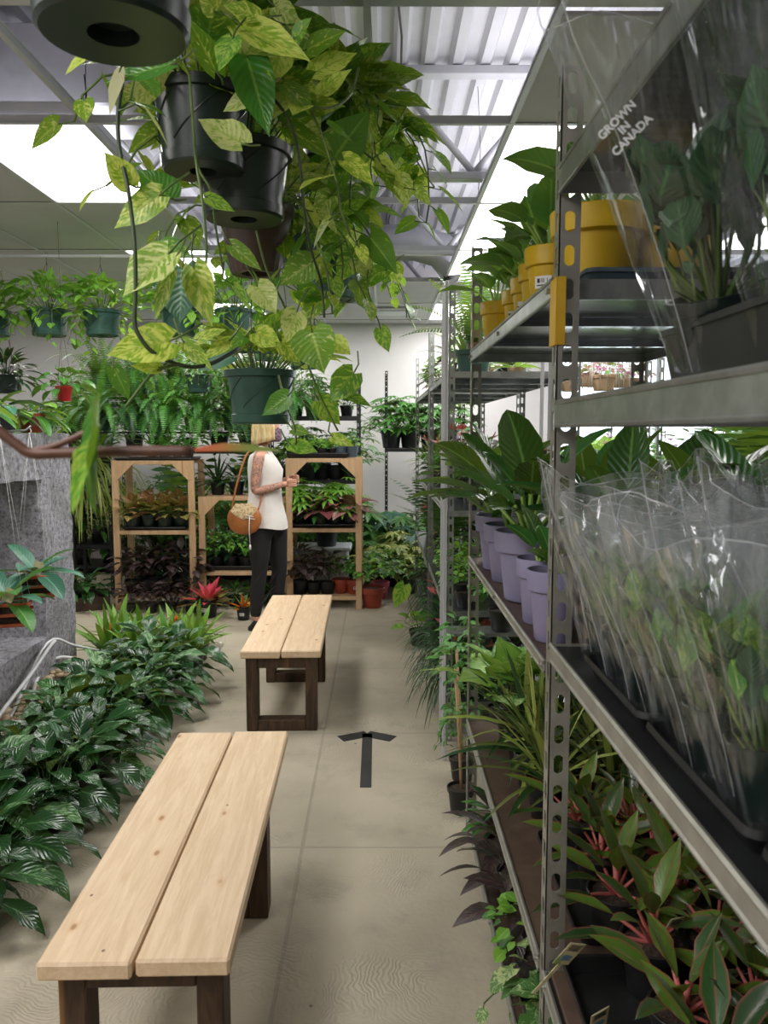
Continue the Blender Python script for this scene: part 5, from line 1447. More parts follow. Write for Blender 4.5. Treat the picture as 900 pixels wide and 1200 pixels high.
def back_area():
    g = random.Random(51)
    woodrack('left pine rack with ferns on top and bronze-leaved plants inside', -2.40, -1.66, 7.25, 7.70, 1.35, [.14, .72])
    woodrack('middle pine rack with lower shelves behind the woman', -1.655, -.85, 7.35, 7.80, 1.02, [.33])
    woodrack('right pine rack with seedlings on top and begonias inside', -.845, -.16, 7.25, 7.70, 1.37, [.12, .74])
    def row(kind, x0, x1, n, y, z, where, group, scale=1.0, nvar=3, face=None):
        ks = kind if isinstance(kind, list) else [kind]
        for i in range(n):
            kd = ks[i % len(ks)]
            place(kd, B[kd], (x0 + (x1 - x0) * (i + .5) / n, y + g.uniform(-.02, .02), z + .002), '%s %s, %s from left' % (NICE[kd], where, ORD[i]), 'plant', group, scale=scale, nvar=nvar)
    # left rack
    tray('black tray under the bronze-leaved plants in the left pine rack', -2.33, -1.74, 7.28, 7.66, .721, .025)
    row('bronze', -2.32, -1.74, 4, 7.37, .727, 'on the middle shelf of the left pine rack', 'bronze plants in the left pine rack', 1.2, 4)
    row('bronze', -2.25, -1.8, 3, 7.55, .727, 'on the middle shelf of the left pine rack, rear', 'bronze plants in the left pine rack', 1.3, 4)
    row('purple', -2.33, -1.72, 4, 7.34, .141, 'at the bottom of the left pine rack', 'dark plants in the left pine rack', 1.2)
    row('purple', -2.3, -1.6, 4, 7.12, .0, 'on the floor before the left pine rack', 'dark plants in the left pine rack', .8)
    row('drac', -2.3, -1.75, 3, 7.57, .141, 'at the rear bottom of the left pine rack', 'dark plants in the left pine rack', .95)
    tray('black tray on top of the left pine rack under the ferns', -2.38, -1.68, 7.26, 7.69, 1.351, .02)
    row(['fern', 'dfern', 'fern'], -2.75, -1.2, 5, 7.6, 1.62, 'in the front fern bank above the left pine rack', 'boston ferns above the pine racks', 1.0)
    row(['dfern', 'fern'], -2.9, -1.1, 5, 8.0, 1.95, 'in the rear fern bank above the left pine rack', 'boston ferns above the pine racks', .95)
    row(['fern'], -1.1, -.7, 1, 7.9, 1.75, 'right end of the fern bank, above the woman', 'boston ferns above the pine racks', .9)
    row('lilys', -2.1, -1.66, 4, 7.31, 1.357, 'on the top edge of the left pine rack', 'small peace lilies on the left pine rack', .9, 2) if 'lilys' in B else None
    # stand that carries the fern bank
    for i, (y, z) in enumerate(((7.6, 1.60), (8.0, 1.93))):
        o = thing('plant_stand', 'narrow black stand carrying the %s row of ferns' % ('front', 'rear')[i], 'stand', (0, y, 0), group='fern stands')
        mb = MB(); mb.box((-2.02 + (.0), .14 if i == 0 else 0, z - .0), (1.9, .2 if i == 0 else .24, .015)); mb.obj('shelf', 'blackm', o, smooth=False)
        for x in (-2.95, -1.1):
            mb = MB(); mb.box((x, .16 if i == 0 else .05, (z - .01) / 2), (.03, .03, z - .01)); mb.obj('post', 'blackm', o, smooth=False)
    # middle rack
    row(['drac', 'dark', 'sedum'], -1.6, -.9, 4, 7.55, 1.022, 'on the top of the middle pine rack', 'plants in the middle pine rack', .8)
    row('greenbush', -1.6, -.9, 5, 7.5, .335, 'in the middle pine rack', 'plants in the middle pine rack', .95)
    row('dark', -1.6, -.9, 4, 7.65, .335, 'at the rear of the middle pine rack', 'plants in the middle pine rack', .9)
    row('dark', -1.6, -.9, 4, 7.4, .0, 'on the floor under the middle pine rack', 'plants in the middle pine rack', .7)
    tray('black tray on the lower shelf of the middle pine rack', -1.6, -.92, 7.4, 7.75, .331, .04)
    # right rack
    tray('black tray of seedlings on top of the right pine rack', -.84, -.28, 7.28, 7.68, 1.371, .045)
    row('tiny', -.84, -.38, 5, 7.35, 1.377, 'in the front of the tray on the right pine rack', 'seedlings on the right pine rack', .95, 3)
    row('tiny', -.84, -.3, 6, 7.55, 1.377, 'in the rear of the tray on the right pine rack', 'seedlings on the right pine rack', .95, 3)
    row('tinyblue', -.40, -.20, 2, 7.34, 1.377, 'in grey-blue pot at the pine rack top right end', 'seedlings on the right pine rack', 1.1, 2)
    tray('black tray under the begonias in the right pine rack', -.84, -.22, 7.28, 7.66, .741, .03)
    row('begonia', -.60, -.20, 3, 7.36, .747, 'on the middle shelf of the right pine rack', 'plants in the right pine rack', 1.2)
    row(['greenbush', 'dark'], -.80, -.5, 2, 7.4, .747, 'beside the begonias', 'plants in the right pine rack', .8)
    row(['selloum', 'greenbush'], -.78, -.3, 3, 7.60, .747, 'behind the begonias', 'plants in the right pine rack', .85)
    row('purple', -.80, -.42, 3, 7.38, .121, 'at the bottom of the right pine rack', 'plants in the right pine rack', 1.15)
    row('pileab', -.42, -.18, 2, 7.40, .121, 'in the bottom right of the right pine rack', 'potted plants in terracotta', .95, 2)
    o = thing('storage_bin', 'white plastic storage bin at the back of the right pine rack', 'bin', (-.62, 7.95, 0))
    mb = MB(); mb.box((0, 0, .24), (.62, .36, .44), bev=.02); mb.obj('bin_body', 'whiteplastic', o, smooth=False)
    mb = MB(); mb.box((0, 0, .475), (.68, .42, .035), bev=.01); mb.obj('lid', 'whiteplastic', o, smooth=False)
    o = thing('plant_pot', 'empty charcoal pot standing upside on the white storage bin', 'pot', (-.52, 7.9, .494)); pot(o, .12, .2, 'darkpot')
    place('pilea_floor', B['pileab'], (-.07, 7.35, .001), 'jade plant in terracotta pot on the floor right of the pine rack', nvar=1, scale=1.3)
    place('pinkp', mk('potted_green_plant', dict(r=.09, h=.16, mat='pinkpot', style='decor'), lambda m, q: bush(m, q, 110, .07, .045, 'ovate', (0, 0, .3), (.2, .2, .18), 0, mats=[0, 1]), ['l_green', 'l_lime']), (.0, 7.75, .001), 'bushy plant in pink pot behind the terracotta jade plant', nvar=1)
    place('bromp', B['bromp'], (-1.50, 6.95, .001), 'pink bromeliad in black pot on the floor before the middle pine rack', nvar=1, rz=0, scale=1.15)
    place('bromy', B['bromy'], (-1.17, 6.85, .001), 'yellow and red bromeliad in black pot at the feet of the woman', nvar=1, rz=0, scale=.95)
    # black racks
    blackrack('black steel rack behind the right pine rack with green pots', -1.15, -.20, 8.15, 8.60, 2.15, [.3, 1.12, 1.76])
    row(['greenbush', 'dark', 'jag'], -1.1, -.25, 5, 8.3, 1.762, 'in green pots high on the black rack', 'plants on the black rack', .8)
    row(['dark', 'greenbush', 'jag'], -1.1, -.25, 6, 8.35, 1.122, 'on the middle shelf of the black rack', 'plants on the black rack', 1.05)
    row(['dark', 'greenbush'], -1.1, -.25, 4, 8.35, .302, 'on the low shelf of the black rack', 'plants on the black rack', .9)
    blackrack('black steel rack against the back wall at the end of the aisle', .06, .95, 9.1, 9.55, 2.28, [.25, 1.42])
    row('jag', .02, .9, 4, 9.3, 1.422, 'on the black rack at the aisle end', 'plants on the end rack', 1.1)
    row(['dark', 'sedum', 'greenbush', 'jag'], -2.6, -.3, 8, 8.85, .0, 'tall on the floor behind the pine racks', 'tall plants behind the pine racks', 1.9)
    # floor jungle at the aisle end
    jung = [('monstera', .05, 9.15, 1.5), ('monstera', .25, 8.7, 1.3), ('monstera', -.02, 9.0, 1.0), ('monstera', .35, 8.9, 1.05), ('monstera', -.35, 9.4, 1.1), ('schef', .18, 8.4, 1.15), ('schef', -.02, 8.15, .95), ('schef', .45, 8.25, 1.0), ('selloum', -.25, 8.85, .9), ('dark', .1, 9.5, 1.4), ('monstera', .7, 8.6, 1.0), ('greenbush', .3, 8.0, .9), ('jag', .6, 9.0, .9), ('dark', -.1, 9.5, 1.4), ('schef', -.45, 9.0, 1.1), ('monstera', .2, 9.2, 1.25)]
    for i, (k, x, y, s) in enumerate(jung):
        place(k, B[k], (x, y, .001), '%s on the floor at the aisle end, %s from camera' % (NICE[k], ORD[sorted(range(len(jung)), key=lambda q: jung[q][2]).index(i)]), 'plant', 'floor plants at the end of the aisle', scale=s)
    # dense display far left and behind
    blackrack('long black rack of dark foliage along the back wall at left', -4.3, -1.25, 9.1, 9.6, 1.7, [.1, .75, 1.4])
    for z, ks, nm, s in ((.102, ['dark', 'greenbush', 'drac'], 'bottom', 1.15), (.752, ['dark', 'hangrass', 'greenbush'], 'middle', 1.0), (1.402, ['dark', 'jag', 'sedum'], 'top', 1.0)):
        row(ks, -4.25, -1.35, 9, 9.3, z, 'on the long back rack %s shelf' % nm, 'plants on the long back rack', s)
    blackrack('black rack with trailing grasses behind the stone frame', -3.9, -2.62, 7.9, 8.35, 1.45, [.5, 1.2])
    row(['hangrass'], -3.85, -2.7, 4, 7.92, 1.202, 'hanging over the rack behind the stone frame', 'trailing grasses behind the stone frame', 1.0)
    row(['dark', 'greenbush'], -3.85, -2.7, 5, 8.2, 1.202, 'on top of the rack behind the stone frame', 'plants behind the stone frame', 1.15)
    row(['dark', 'lily'], -3.85, -2.7, 5, 8.1, .502, 'low on the rack behind the stone frame', 'plants behind the stone frame', 1.0)
    o = thing('planter_box', 'long brown wooden planter box on the floor behind the stone frame', 'planter', (-2.95, 7.3, 0), .35)
    mb = MB()
    for c, s in (((0, -.2, .06), (.9, .02, .12)), ((0, .2, .06), (.9, .02, .12)), ((-.45, 0, .06), (.02, .42, .12)), ((.45, 0, .06), (.02, .42, .12)), ((0, 0, .02), (.88, .38, .02))): mb.box(c, s)
    mb.obj('box', 'board', o, smooth=False)
    row(['dark', 'lily'], -3.25, -2.6, 4, 7.3, .03, 'in the brown planter box beyond the stone', 'plants behind the stone frame', .95)
    row(['dark', 'greenbush', 'dark'], -4.2, -2.3, 6, 6.6, .0, 'on the floor beyond the stone frame', 'plants behind the stone frame', .0001) if False else None
    for i, (x, y, s) in enumerate(((-2.9, 5.9, 1.2), (-3.3, 5.5, 1.3), (-2.75, 5.3, 1.1), (-3.0, 4.7, 1.3), (-2.7, 4.2, 1.1), (-2.7, 3.6, 1.1))):
        place('dark', B['dark'], (x, y, .001), 'dark foliage plant seen through the stone opening, %s from the back' % ORD[i], 'plant', 'plants seen through the stone opening', scale=s)

# ---------------------------------------------------------------- big pothos baskets
def pothos():
    g = random.Random(61)
    Y = [1.12, 2.0, 2.3, 2.45, 2.75, 2.62, 1.95, 3.6, 3.3]
    specs = [  # x px, base py, Y, r, h, mat, style, crown, trails, label
        (133, 42, 1.12, .115, .15, 'dgreenpot', 'hanging', 0, 0, 'black-green hanging pot with a hole in its base, nearest the camera at top left'),
        (238, 202, 1.98, .112, .18, 'dgreenpot', 'hanging', 34, 3, 'pothos in tall dark green pot hanging just below the nearest pot'),
        (286, 258, 2.12, .118, .175, 'dgreenpot', 'hanging', 34, 1, 'golden pothos in glossy dark green pot above the ribbed brown pot'),
        (300, 322, 2.45, .11, .19, 'brownpot', 'ribbed', 26, 4, 'pothos in ribbed brown pot in the middle of the hanging cluster'),
        (356, 312, 2.75, .10, .15, 'bluepot', 'hanging', 40, 7, 'pothos in grey-blue pot at the right of the hanging cluster'),
        (306, 497, 2.62, .108, .17, 'greenpot', 'hanging', 36, 0, 'lowest hanging pothos in plain green pot above the woman'),
        (276, 112, 2.35, .12, .15, 'darkpot', 'hanging', 50, 3, 'pothos in dark blue-grey pot high in the hanging cluster'),
        (392, 352, 3.6, .12, .16, 'greenpot', 'hanging', 46, 9, 'leafy green vine basket at the right back of the hanging cluster'),
        (392, 190, 2.75, .12, .16, 'dgreenpot', 'hanging', 90, 9, 'golden pothos high at the right side of the hanging cluster'),
    ]
    roots = []
    for i, (px, py, y, r, h, mt, st, nc, ntr, lb) in enumerate(specs):
        q = P(px, py, y)
        o = thing('hanging_pothos' if i else 'hanging_pot', lb, 'plant' if i else 'pot', q, 0, 'hanging pothos baskets')
        roots.append(o)
        pot(o, r, h, mt, st, n=40, soil=True)
        hanger(o, r, h, max(.42, 2.86 - q.z - .0))
        if nc == 0: 
            continue
        mb = MB()
        L_ = .125
        mats = [0, 0, 1, 2]
        if i == 7: mats = [1, 1, 3]; L_ = .10
        if i in (4, 8, 6): L_ = .15; mats = [0, 0, 1, 1, 2]
        rosette(mb, g, nc, L_, L_ * .78, 'heart', h * .9, (84, 28) if i in (1, 2, 3, 5) else (84, -15) if i == 8 else (84, 5), .13, .9, .12, 0, 4, 8, 2, r * .8, .0026, .10, mats=mats)
        mb.obj('foliage', ['l_pothos', 'l_pothosg', 'l_marble', 'l_lime', 'l_vine'], o)
        mv = MB()
        for k in range(ntr):
            a = g.uniform(-2.6, 1.0) if i in (4, 7, 8) else g.uniform(-3.6, .5)
            trail(mv, g, (math.cos(a) * r, math.sin(a) * r, h * 1.0), g.uniform(.2, .5) if i not in (7, 8) else g.uniform(.25, .6), L_ * .8, L_ * .62, 'heart', 0, 4, (math.cos(a), math.sin(a), .8), .06, 7, 2, .0028, mats, .5)
        if ntr: mv.obj('trailing_vines', ['l_pothos', 'l_pothosg', 'l_marble', 'l_lime', 'l_vine'], o)
    # hand placed leaves: base px, tip px, width px, Y, material, owner
    A, G, MM, BL, DR = 0, 1, 2, 3, 4
    HL = [(252, 82, 221, 19, 30, 1.75, A, 6), (272, 46, 256, 82, 28, 1.75, G, 6), (284, 30, 364, 66, 36, 1.8, A, 6), (290, 68, 316, 156, 44, 1.85, G, 6), (346, 44, 364, 20, 20, 1.9, G, 6),
          (360, 58, 404, 34, 28, 2.2, A, 8), (370, 84, 416, 60, 28, 2.2, A, 8), (374, 112, 410, 80, 26, 2.2, A, 8), (392, 184, 430, 130, 44, 2.3, G, 8), (433, 134, 438, 178, 14, 2.4, A, 8),
          (446, 190, 475, 223, 18, 2.4, A, 8), (465, 148, 442, 182, 12, 2.4, G, 8), (338, 150, 392, 184, 30, 2.0, A, 2), (282, 168, 235, 138, 40, 1.75, MM, 2), (198, 76, 124, 92, 28, 1.5, G, 1),
          (140, 85, 128, 133, 17, 1.5, DR, 1), (152, 216, 124, 178, 28, 1.6, A, 1), (198, 232, 164, 198, 40, 1.65, G, 1), (186, 230, 134, 264, 36, 1.62, A, 1), (243, 232, 275, 246, 15, 1.7, G, 1),
          (197, 298, 144, 343, 56, 1.6, MM, 1), (228, 315, 249, 380, 34, 1.65, A, 1), (214, 316, 210, 378, 56, 1.72, BL, 1), (198, 400, 126, 412, 46, 1.6, A, 1), (200, 320, 181, 372, 22, 1.58, MM, 1),
          (134, 432, 152, 468, 20, 1.6, G, 1), (186, 431, 154, 427, 15, 1.6, A, 1), (272, 288, 307, 315, 18, 2.1, MM, 3), (365, 308, 327, 332, 34, 2.2, MM, 4), (366, 302, 391, 326, 24, 2.3, A, 4),
          (376, 274, 425, 303, 24, 2.4, G, 4), (434, 278, 466, 319, 30, 2.4, G, 4), (451, 317, 415, 336, 22, 2.4, G, 4), (302, 336, 324, 366, 30, 2.1, MM, 3), (348, 366, 335, 400, 28, 2.1, MM, 3),
          (366, 390, 380, 436, 50, 2.1, MM, 3), (390, 400, 411, 414, 22, 2.2, A, 4), (414, 438, 386, 470, 34, 2.2, G, 4), (446, 386, 456, 412, 18, 2.4, G, 4), (337, 465, 307, 485, 24, 2.2, G, 5),
          (374, 470, 399, 496, 26, 2.2, G, 5), (341, 521, 372, 528, 20, 2.2, G, 5), (343, 503, 363, 507, 13, 2.2, A, 5), (390, 512, 415, 521, 13, 2.2, A, 5), (406, 462, 436, 475, 13, 2.2, G, 4), (272, 418, 231, 432, 18, 2.3, BL, 5),
          (192, 288, 224, 298, 26, 1.8, G, 1), (232, 398, 264, 384, 15, 1.9, A, 5), (100, 66, 76, 86, 14, 1.3, A, 1), (268, 400, 236, 420, 16, 1.9, A, 5),
          (216, 402, 250, 432, 18, 1.65, A, 1), (330, 52, 318, 100, 34, 1.9, A, 6), (300, 20, 262, 4, 26, 1.8, A, 6), (322, 8, 352, 24, 26, 1.9, MM, 6), (250, 12, 232, -20, 26, 1.7, A, 6), (344, 96, 372, 120, 28, 2.1, A, 8),
          (356, 130, 372, 168, 30, 2.2, MM, 8), (300, 110, 262, 128, 30, 1.85, MM, 2), (400, 250, 430, 232, 20, 2.4, G, 8), (388, 230, 368, 258, 28, 2.3, MM, 8), (404, 200, 384, 232, 24, 2.3, G, 8), (412, 300, 396, 330, 24, 2.4, G, 4),
          (350, 340, 380, 350, 26, 2.3, G, 4), (380, 350, 350, 372, 24, 2.3, A, 4), (420, 345, 440, 366, 20, 2.5, G, 4), (330, 400, 352, 424, 28, 2.2, A, 5), (300, 390, 330, 404, 26, 2.2, A, 5), (286, 396, 262, 412, 22, 2.2, G, 5)]
    mbs = {}
    for bx, by, tx, ty, w_, y, m, ow in HL:
        mb = mbs.setdefault(ow, MB()); ro = roots[ow].location
        y2 = y + g.uniform(-.04, .04)
        b, t = P(bx, by, y) - ro, P(tx, ty, y2) - ro
        d = t - b; L = d.length
        mb.leaf(b, d, L * 1.04, w_ / FPX * y * 1.1, 'heart', .12, .16 + g.uniform(-.08, .1), m, 8, 2, .10, nrm=V((g.uniform(-.5, .5), -1, g.uniform(.1, .6))), twist=0)
        mb.tube([b, b - d * .22 + V((0, .01, .01)), b - d * .45 + V((g.uniform(-.02, .02), .03, .03))], .0022, 5, 5)
    VN = [(1, [(143, 98, 1.62), (138, 140, 1.6), (141, 180, 1.6), (149, 215, 1.58), (154, 250, 1.58), (158, 290, 1.57), (159, 340, 1.57), (158, 378, 1.57), (164, 395, 1.57), (178, 412, 1.58), (200, 424, 1.6), (225, 430, 1.62), (250, 425, 1.66), (280, 408, 1.75)], .0045, 6),
          (1, [(215, 428, 1.62), (195, 430, 1.6), (175, 441, 1.6), (160, 460, 1.6), (147, 477, 1.6)], .003, 5),
          (2, [(316, 110, 1.9), (338, 140, 1.88), (350, 180, 1.9), (356, 240, 1.95), (364, 290, 2.0), (376, 330, 2.1), (380, 372, 2.1)], .0034, 6),
          (1, [(222, 88, 1.75), (226, 140, 1.7), (230, 190, 1.66), (238, 240, 1.65), (242, 300, 1.65), (236, 345, 1.66)], .003, 5),
          (3, [(300, 270, 2.1), (312, 315, 2.12), (330, 352, 2.12), (348, 392, 2.14), (362, 430, 2.15), (378, 470, 2.2), (396, 505, 2.2)], .003, 5),
          (5, [(326, 440, 2.3), (334, 470, 2.25), (345, 500, 2.2), (347, 522, 2.2)], .003, 5),
          (8, [(392, 150, 2.3), (420, 172, 2.35), (436, 186, 2.4), (452, 196, 2.4)], .003, 5), (8, [(436, 186, 2.4), (455, 172, 2.4), (466, 150, 2.4)], .0025, 5),
          (6, [(330, 90, 2.0), (348, 112, 1.95), (372, 126, 1.95), (395, 124, 2.0), (412, 108, 2.05), (420, 80, 2.1)], .0032, 5),
          (4, [(396, 262, 2.4), (416, 270, 2.4), (436, 285, 2.4), (430, 330, 2.4), (440, 372, 2.4)], .0022, 5), (1, [(228, 150, 1.9), (232, 195, 1.9), (248, 225, 1.9), (252, 262, 1.95), (262, 320, 2.0)], .0028, 5)]
    for ow, pts, r, m in VN:
        mb = mbs.setdefault(ow, MB()); ro = roots[ow].location
        mb.tube(smooth([P(*p) - ro for p in pts], 4), r, 6, m)
    for ow, mb in mbs.items():
        mb.obj('front_leaves', ['l_pothos', 'l_pothosg', 'l_marble', 'l_blue', 'l_dry', 'l_vine', 'l_vined'], roots[ow])

def near_branch():
    Y = .62
    o = thing('plant_branch', 'out-of-focus reddish brown branch with long leaves crossing close before the camera', 'branch', P(-60, 480, Y))
    ro = o.location
    def q(px, py, y=Y): return P(px, py, y) - ro
    mb = MB(); mb.tube(smooth([q(-60, 478), q(-10, 500), q(18, 520), (q(36, 531)), q(70, 531), q(140, 529), q(225, 529)]), [.0042] * 0 or .0042, 8)
    mb.tube(smooth([q(32, 530), q(60, 524), q(90, 512), q(116, 498)]), .0026, 7)
    mb.obj('stem', 'l_bark', o)
    mb = MB()
    mb.leaf(q(218, 529), q(335, 529) - q(218, 529), (q(335, 529) - q(218, 529)).length, .020, 'lance', -.0, .35, 0, 8, 2, nrm=V((0, -.32, 1)))
    lf = mb.obj('red_leaf', 'l_redleaf', o); lf['label'] = 'red leaf fading to a green tip'
    mb = MB()
    mb.leaf(q(117, 458, .60), q(112, 600, .6) - q(117, 458, .60), (q(100, 600, .6) - q(117, 458, .60)).length, .026, 'paddle', .0, .7, 0, 8, 2, .15, nrm=V((-.9, -.5, 0)))
    mb.leaf(q(117, 500, .60), q(84, 604, .6) - q(117, 500, .60), (q(84, 604, .6) - q(117, 500, .60)).length, .022, 'lance', .0, .5, 0, 8, 2, .15, nrm=V((-.6, -.8, 0)))
    mb.obj('green_leaf', 'l_pothosg', o)
# ---------------------------------------------------------------- the woman
def skin_mesh(chains, sub=2):
    """chains: list of [(point, radius), ...]; the first is the trunk, others start at an existing point"""
    vs, es, rs = [], [], []
    def idx(p):
        for i, v in enumerate(vs):
            if (v - V(p)).length < 1e-5: return i
        return None
    for ch in chains:
        prev = None
        for p, r in ch:
            i = idx(p)
            if i is None: i = len(vs); vs.append(V(p)); rs.append(r)
            if prev is not None: es.append((prev, i))
            prev = i
    me = bpy.data.meshes.new('tmp'); me.from_pydata([tuple(v) for v in vs], es, [])
    ob = bpy.data.objects.new('tmp', me); COL.objects.link(ob)
    md = ob.modifiers.new('s', 'SKIN'); md.use_smooth_shade = True
    for i, sv in enumerate(me.skin_vertices[0].data):
        r = rs[i]; sv.radius = r if isinstance(r, tuple) else (r, r); sv.use_root = (i == 0)
    sd = ob.modifiers.new('u', 'SUBSURF'); sd.levels = sub; sd.render_levels = sub
    dg = bpy.context.evaluated_depsgraph_get(); dg.update()
    out = bpy.data.meshes.new_from_object(ob.evaluated_get(dg))
    mb = MB(); mb.v = [v.co.copy() for v in out.vertices]
    for p in out.polygons: mb.face(tuple(p.vertices))
    bpy.data.objects.remove(ob)
    return mb

def woman():
    t = NT('tattooed_skin'); co = t.coord('Object')
    nz = t.noise(t.n('Mapping', {0: co, 3: (1, 1, .7)}).outputs[0], 26, 4, .6, 2.2)
    sp = t.n('SeparateXYZ', {0: co})
    line = t.math('ABSOLUTE', t.math('SUBTRACT', nz, .5))
    f = t.sstep(line, .012, .035, 1, 0)
    blot = t.sstep(nz, .56, .62)
    arm = t.math('MULTIPLY', t.sstep(sp.outputs[2], 1.43, 1.40), t.math('GREATER_THAN', sp.outputs[2], 1.0))
    arm = t.math('MULTIPLY', arm, t.math('LESS_THAN', sp.outputs[0], .17))
    col = t.mix(t.math('MULTIPLY', arm, t.math('MULTIPLY', t.math('MAXIMUM', f, blot), .9)), srgb('#c4917a'), srgb('#3a3f44'))
    M['skin'] = t.end(t.bsdf(col, .5, 0, None, .4, **{'Subsurface Weight': 0.0}))
    M['tank'] = plain('white_tank_cloth', '#d6d0ca', '#e0dbd5', .8, scale=6)
    M['leggings'] = plain('black_legging_cloth', '#111113', '#18181b', .75, scale=8)
    M['mesh_panel'] = plain('sheer_mesh_panel', '#241d1f', '#2b2325', .8)
    M['blonde'] = plain('blonde_hair', '#c8a870', '#e8d4a4', .5, scale=9, stretch=(6, 6, 1))
    M['leather'] = plain('tan_leather', '#9a5a2c', '#ad6a36', .45, scale=8)
    M['fur'] = plain('spotted_flap', '#cdb890', '#a88a60', .8, scale=60, lo=.45, hi=.6)
    M['maskcloth'] = plain('patterned_face_mask', '#4a4450', '#8a6a78', .8, scale=60, lo=.45, hi=.55)
    M['eye'] = plain('eye_dark', '#2a2320', '#2a2320', .3)
    M['lip'] = plain('lips', '#a8605a', '#a8605a', .5)
    o = thing('person', 'woman in white tank top and black leggings facing right, tan bag on her shoulder', 'person', (-.93, 6.56, 0))
    # local: +x is where she faces, near side is -y
    pel, wai, che, nk, hb = (0, 0, .93), (0, 0, 1.08), (-.01, 0, 1.30), (-.02, 0, 1.46), (.0, 0, 1.54)
    ch = [[(pel, (.105, .13)), (wai, (.085, .11)), ((-.005, 0, 1.2), (.095, .12)), (che, (.10, .135)), ((-.02, 0, 1.41), (.07, .10)), (nk, .046), (hb, .05)]]
    for s in (-1, 1):
        sh = (-.02, s * .155, 1.405)
        elb = (-.06, s * .20, 1.13) if s < 0 else (-.01, s * .20, 1.13)
        wr = (.16, s * .12, 1.19) if s < 0 else (.17, s * .09, 1.22)
        ch.append([((-.02, 0, 1.41), .08), ((-.02, s * .09, 1.425), .052), (sh, .050), ((-.045, s * .185, 1.27), .042), (elb, .036), ((.06, s * .17, 1.16), .034), (wr, .024), ((wr[0] + .035, wr[1] - s * .012, wr[2] + .004), .026)])
        hip, kn, an = (.01 + .04 * s, s * .085, .86), (.03 + .07 * s, s * .09, .48), (-.0 + .08 * s, s * .095, .09)
        ch.append([(pel, .12), (hip, .088), ((.02 + .055 * s, s * .09, .66), .072), (kn, .052), ((.01 + .07 * s, s * .09, .33), .052), (an, .034), ((an[0] + .07, an[1], .04), .033), ((an[0] + .15, an[1], .03), .026)])
    body = skin_mesh(ch)
    # head: ovoid with brow, nose, chin, ears, joined to the same mesh
    hc = V((.03, 0, 1.625)); rows = []
    for i in range(19):
        th = PI * i / 18; row = []
        for j in range(28):
            a = 2 * PI * j / 28
            x, y, z = math.sin(th) * math.cos(a), math.sin(th) * math.sin(a), math.cos(th)
            px, py, pz = x * .095, y * .072, z * .115
            if z < 0: px *= 1 - .18 * z * z if x > 0 else 1 - .35 * z * z; py *= 1 + .35 * z
            fx = max(0, x)
            if fx > .9 and abs(y) < .25: px += .022 * math.exp(-((z + .12) / .14) ** 2) * (1 - abs(y) / .25)
            if fx > .7: px -= .006 * math.exp(-((z - .08) / .10) ** 2) * math.exp(-((abs(y) - .35) / .18) ** 2)
            if fx > .85 and z < -.6: px += .010
            row.append(hc + V((px, py, pz)))
        rows.append(row)
    body.quadgrid(rows, 0, True)
    for s in (-1, 1):
        body.tube([hc + V((-.005, s * .068, -.02)), hc + V((-.012, s * .082, .005)), hc + V((-.008, s * .078, .028))], [.012, .014, .009], 6)
        # fingers, both hands meeting in front
        wr = V((.195, s * .10, 1.195)) if s < 0 else V((.205, s * .075, 1.222))
        for k, (l, dz) in enumerate(((.062, .022), (.070, .008), (.066, -.008), (.054, -.022))):
            b = wr + V((.02, 0, dz)); m1 = b + V((.030, -s * .012, .004)); m2 = m1 + V((.012, -s * .026, -.002)); e = m2 + V((-.012, -s * .018, -.004))
            body.tube([wr + V((-.01, 0, dz * .5)), b, m1, m2, m2.lerp(e, l / .07)], [.010, .010, .0095, .0085, .006], 7)
        body.tube([wr + V((-.01, -s * .01, .01)), wr + V((.01, -s * .03, .032)), wr + V((.03, -s * .045, .034))], [.011, .010, .007], 7)
    b = body.obj('body', 'skin', o)
    for s in (-1, 1):
        mb = MB(); mb.lathe([(.001, -.008), (.008, -.004), (.0105, 0), (.008, .004), (.001, .008)], 10, c=hc + V((.083, s * .028, .008))); mb.obj('eye', 'eye', o)
    mb = MB(); mb.tube([hc + V((.088, -.02, -.062)), hc + V((.097, 0, -.063)), hc + V((.088, .02, -.062))], .006, 6); mb.obj('mouth', 'lip', o)
    # leggings
    lg = [[((0, 0, .93), (.115, .138)), ((0, 0, .99), (.098, .125))]]
    for s in (-1, 1):
        hip, kn, an = (.01 + .055 * s, s * .088, .855), (.03 + .07 * s, s * .09, .48), (-.0 + .08 * s, s * .095, .10)
        lg.append([((0, 0, .93), .12), (hip, .120), ((.02 + .055 * s, s * .09, .66), .095), (kn, .066), ((.01 + .07 * s, s * .09, .33), .064), (an, .044)])
    L = skin_mesh(lg); lo = L.obj('leggings', 'leggings', o)
    for s, (zc, xx) in ((-1, (.47, -.02)), (-1, (.30, .03)), (1, (.42, .06))):
        mb = MB(); rows = []
        for k in range(5):
            a = -PI / 2 + s * 0 + (k - 2) * .3
            rows.append([V((xx + .066 * math.cos(a) + (.03 * j), s * .09 + .069 * math.sin(a), zc + .05 * j + .02 * (k - 2))) for j in (-1, 0, 1)])
        mb.quadgrid(rows); mb.obj('mesh_panel', 'mesh_panel', lo)
    mb = MB(); mb.tube([(.03, -.105, .78), (.028, -.118, .84), (.025, -.122, .90)], .003, 5); mb.obj('zip', 'bolt', lo)
    # tank top
    rows = []
    secs = [(1.44, .055, .120, -.02), (1.42, .085, .150, -.02), (1.37, .108, .160, -.01), (1.30, .128, .162, .006), (1.22, .122, .155, .004), (1.12, .118, .152, 0), (1.02, .128, .158, .0), (.93, .152, .182, -.004), (.87, .162, .190, -.004), (.835, .163, .192, -.002)]
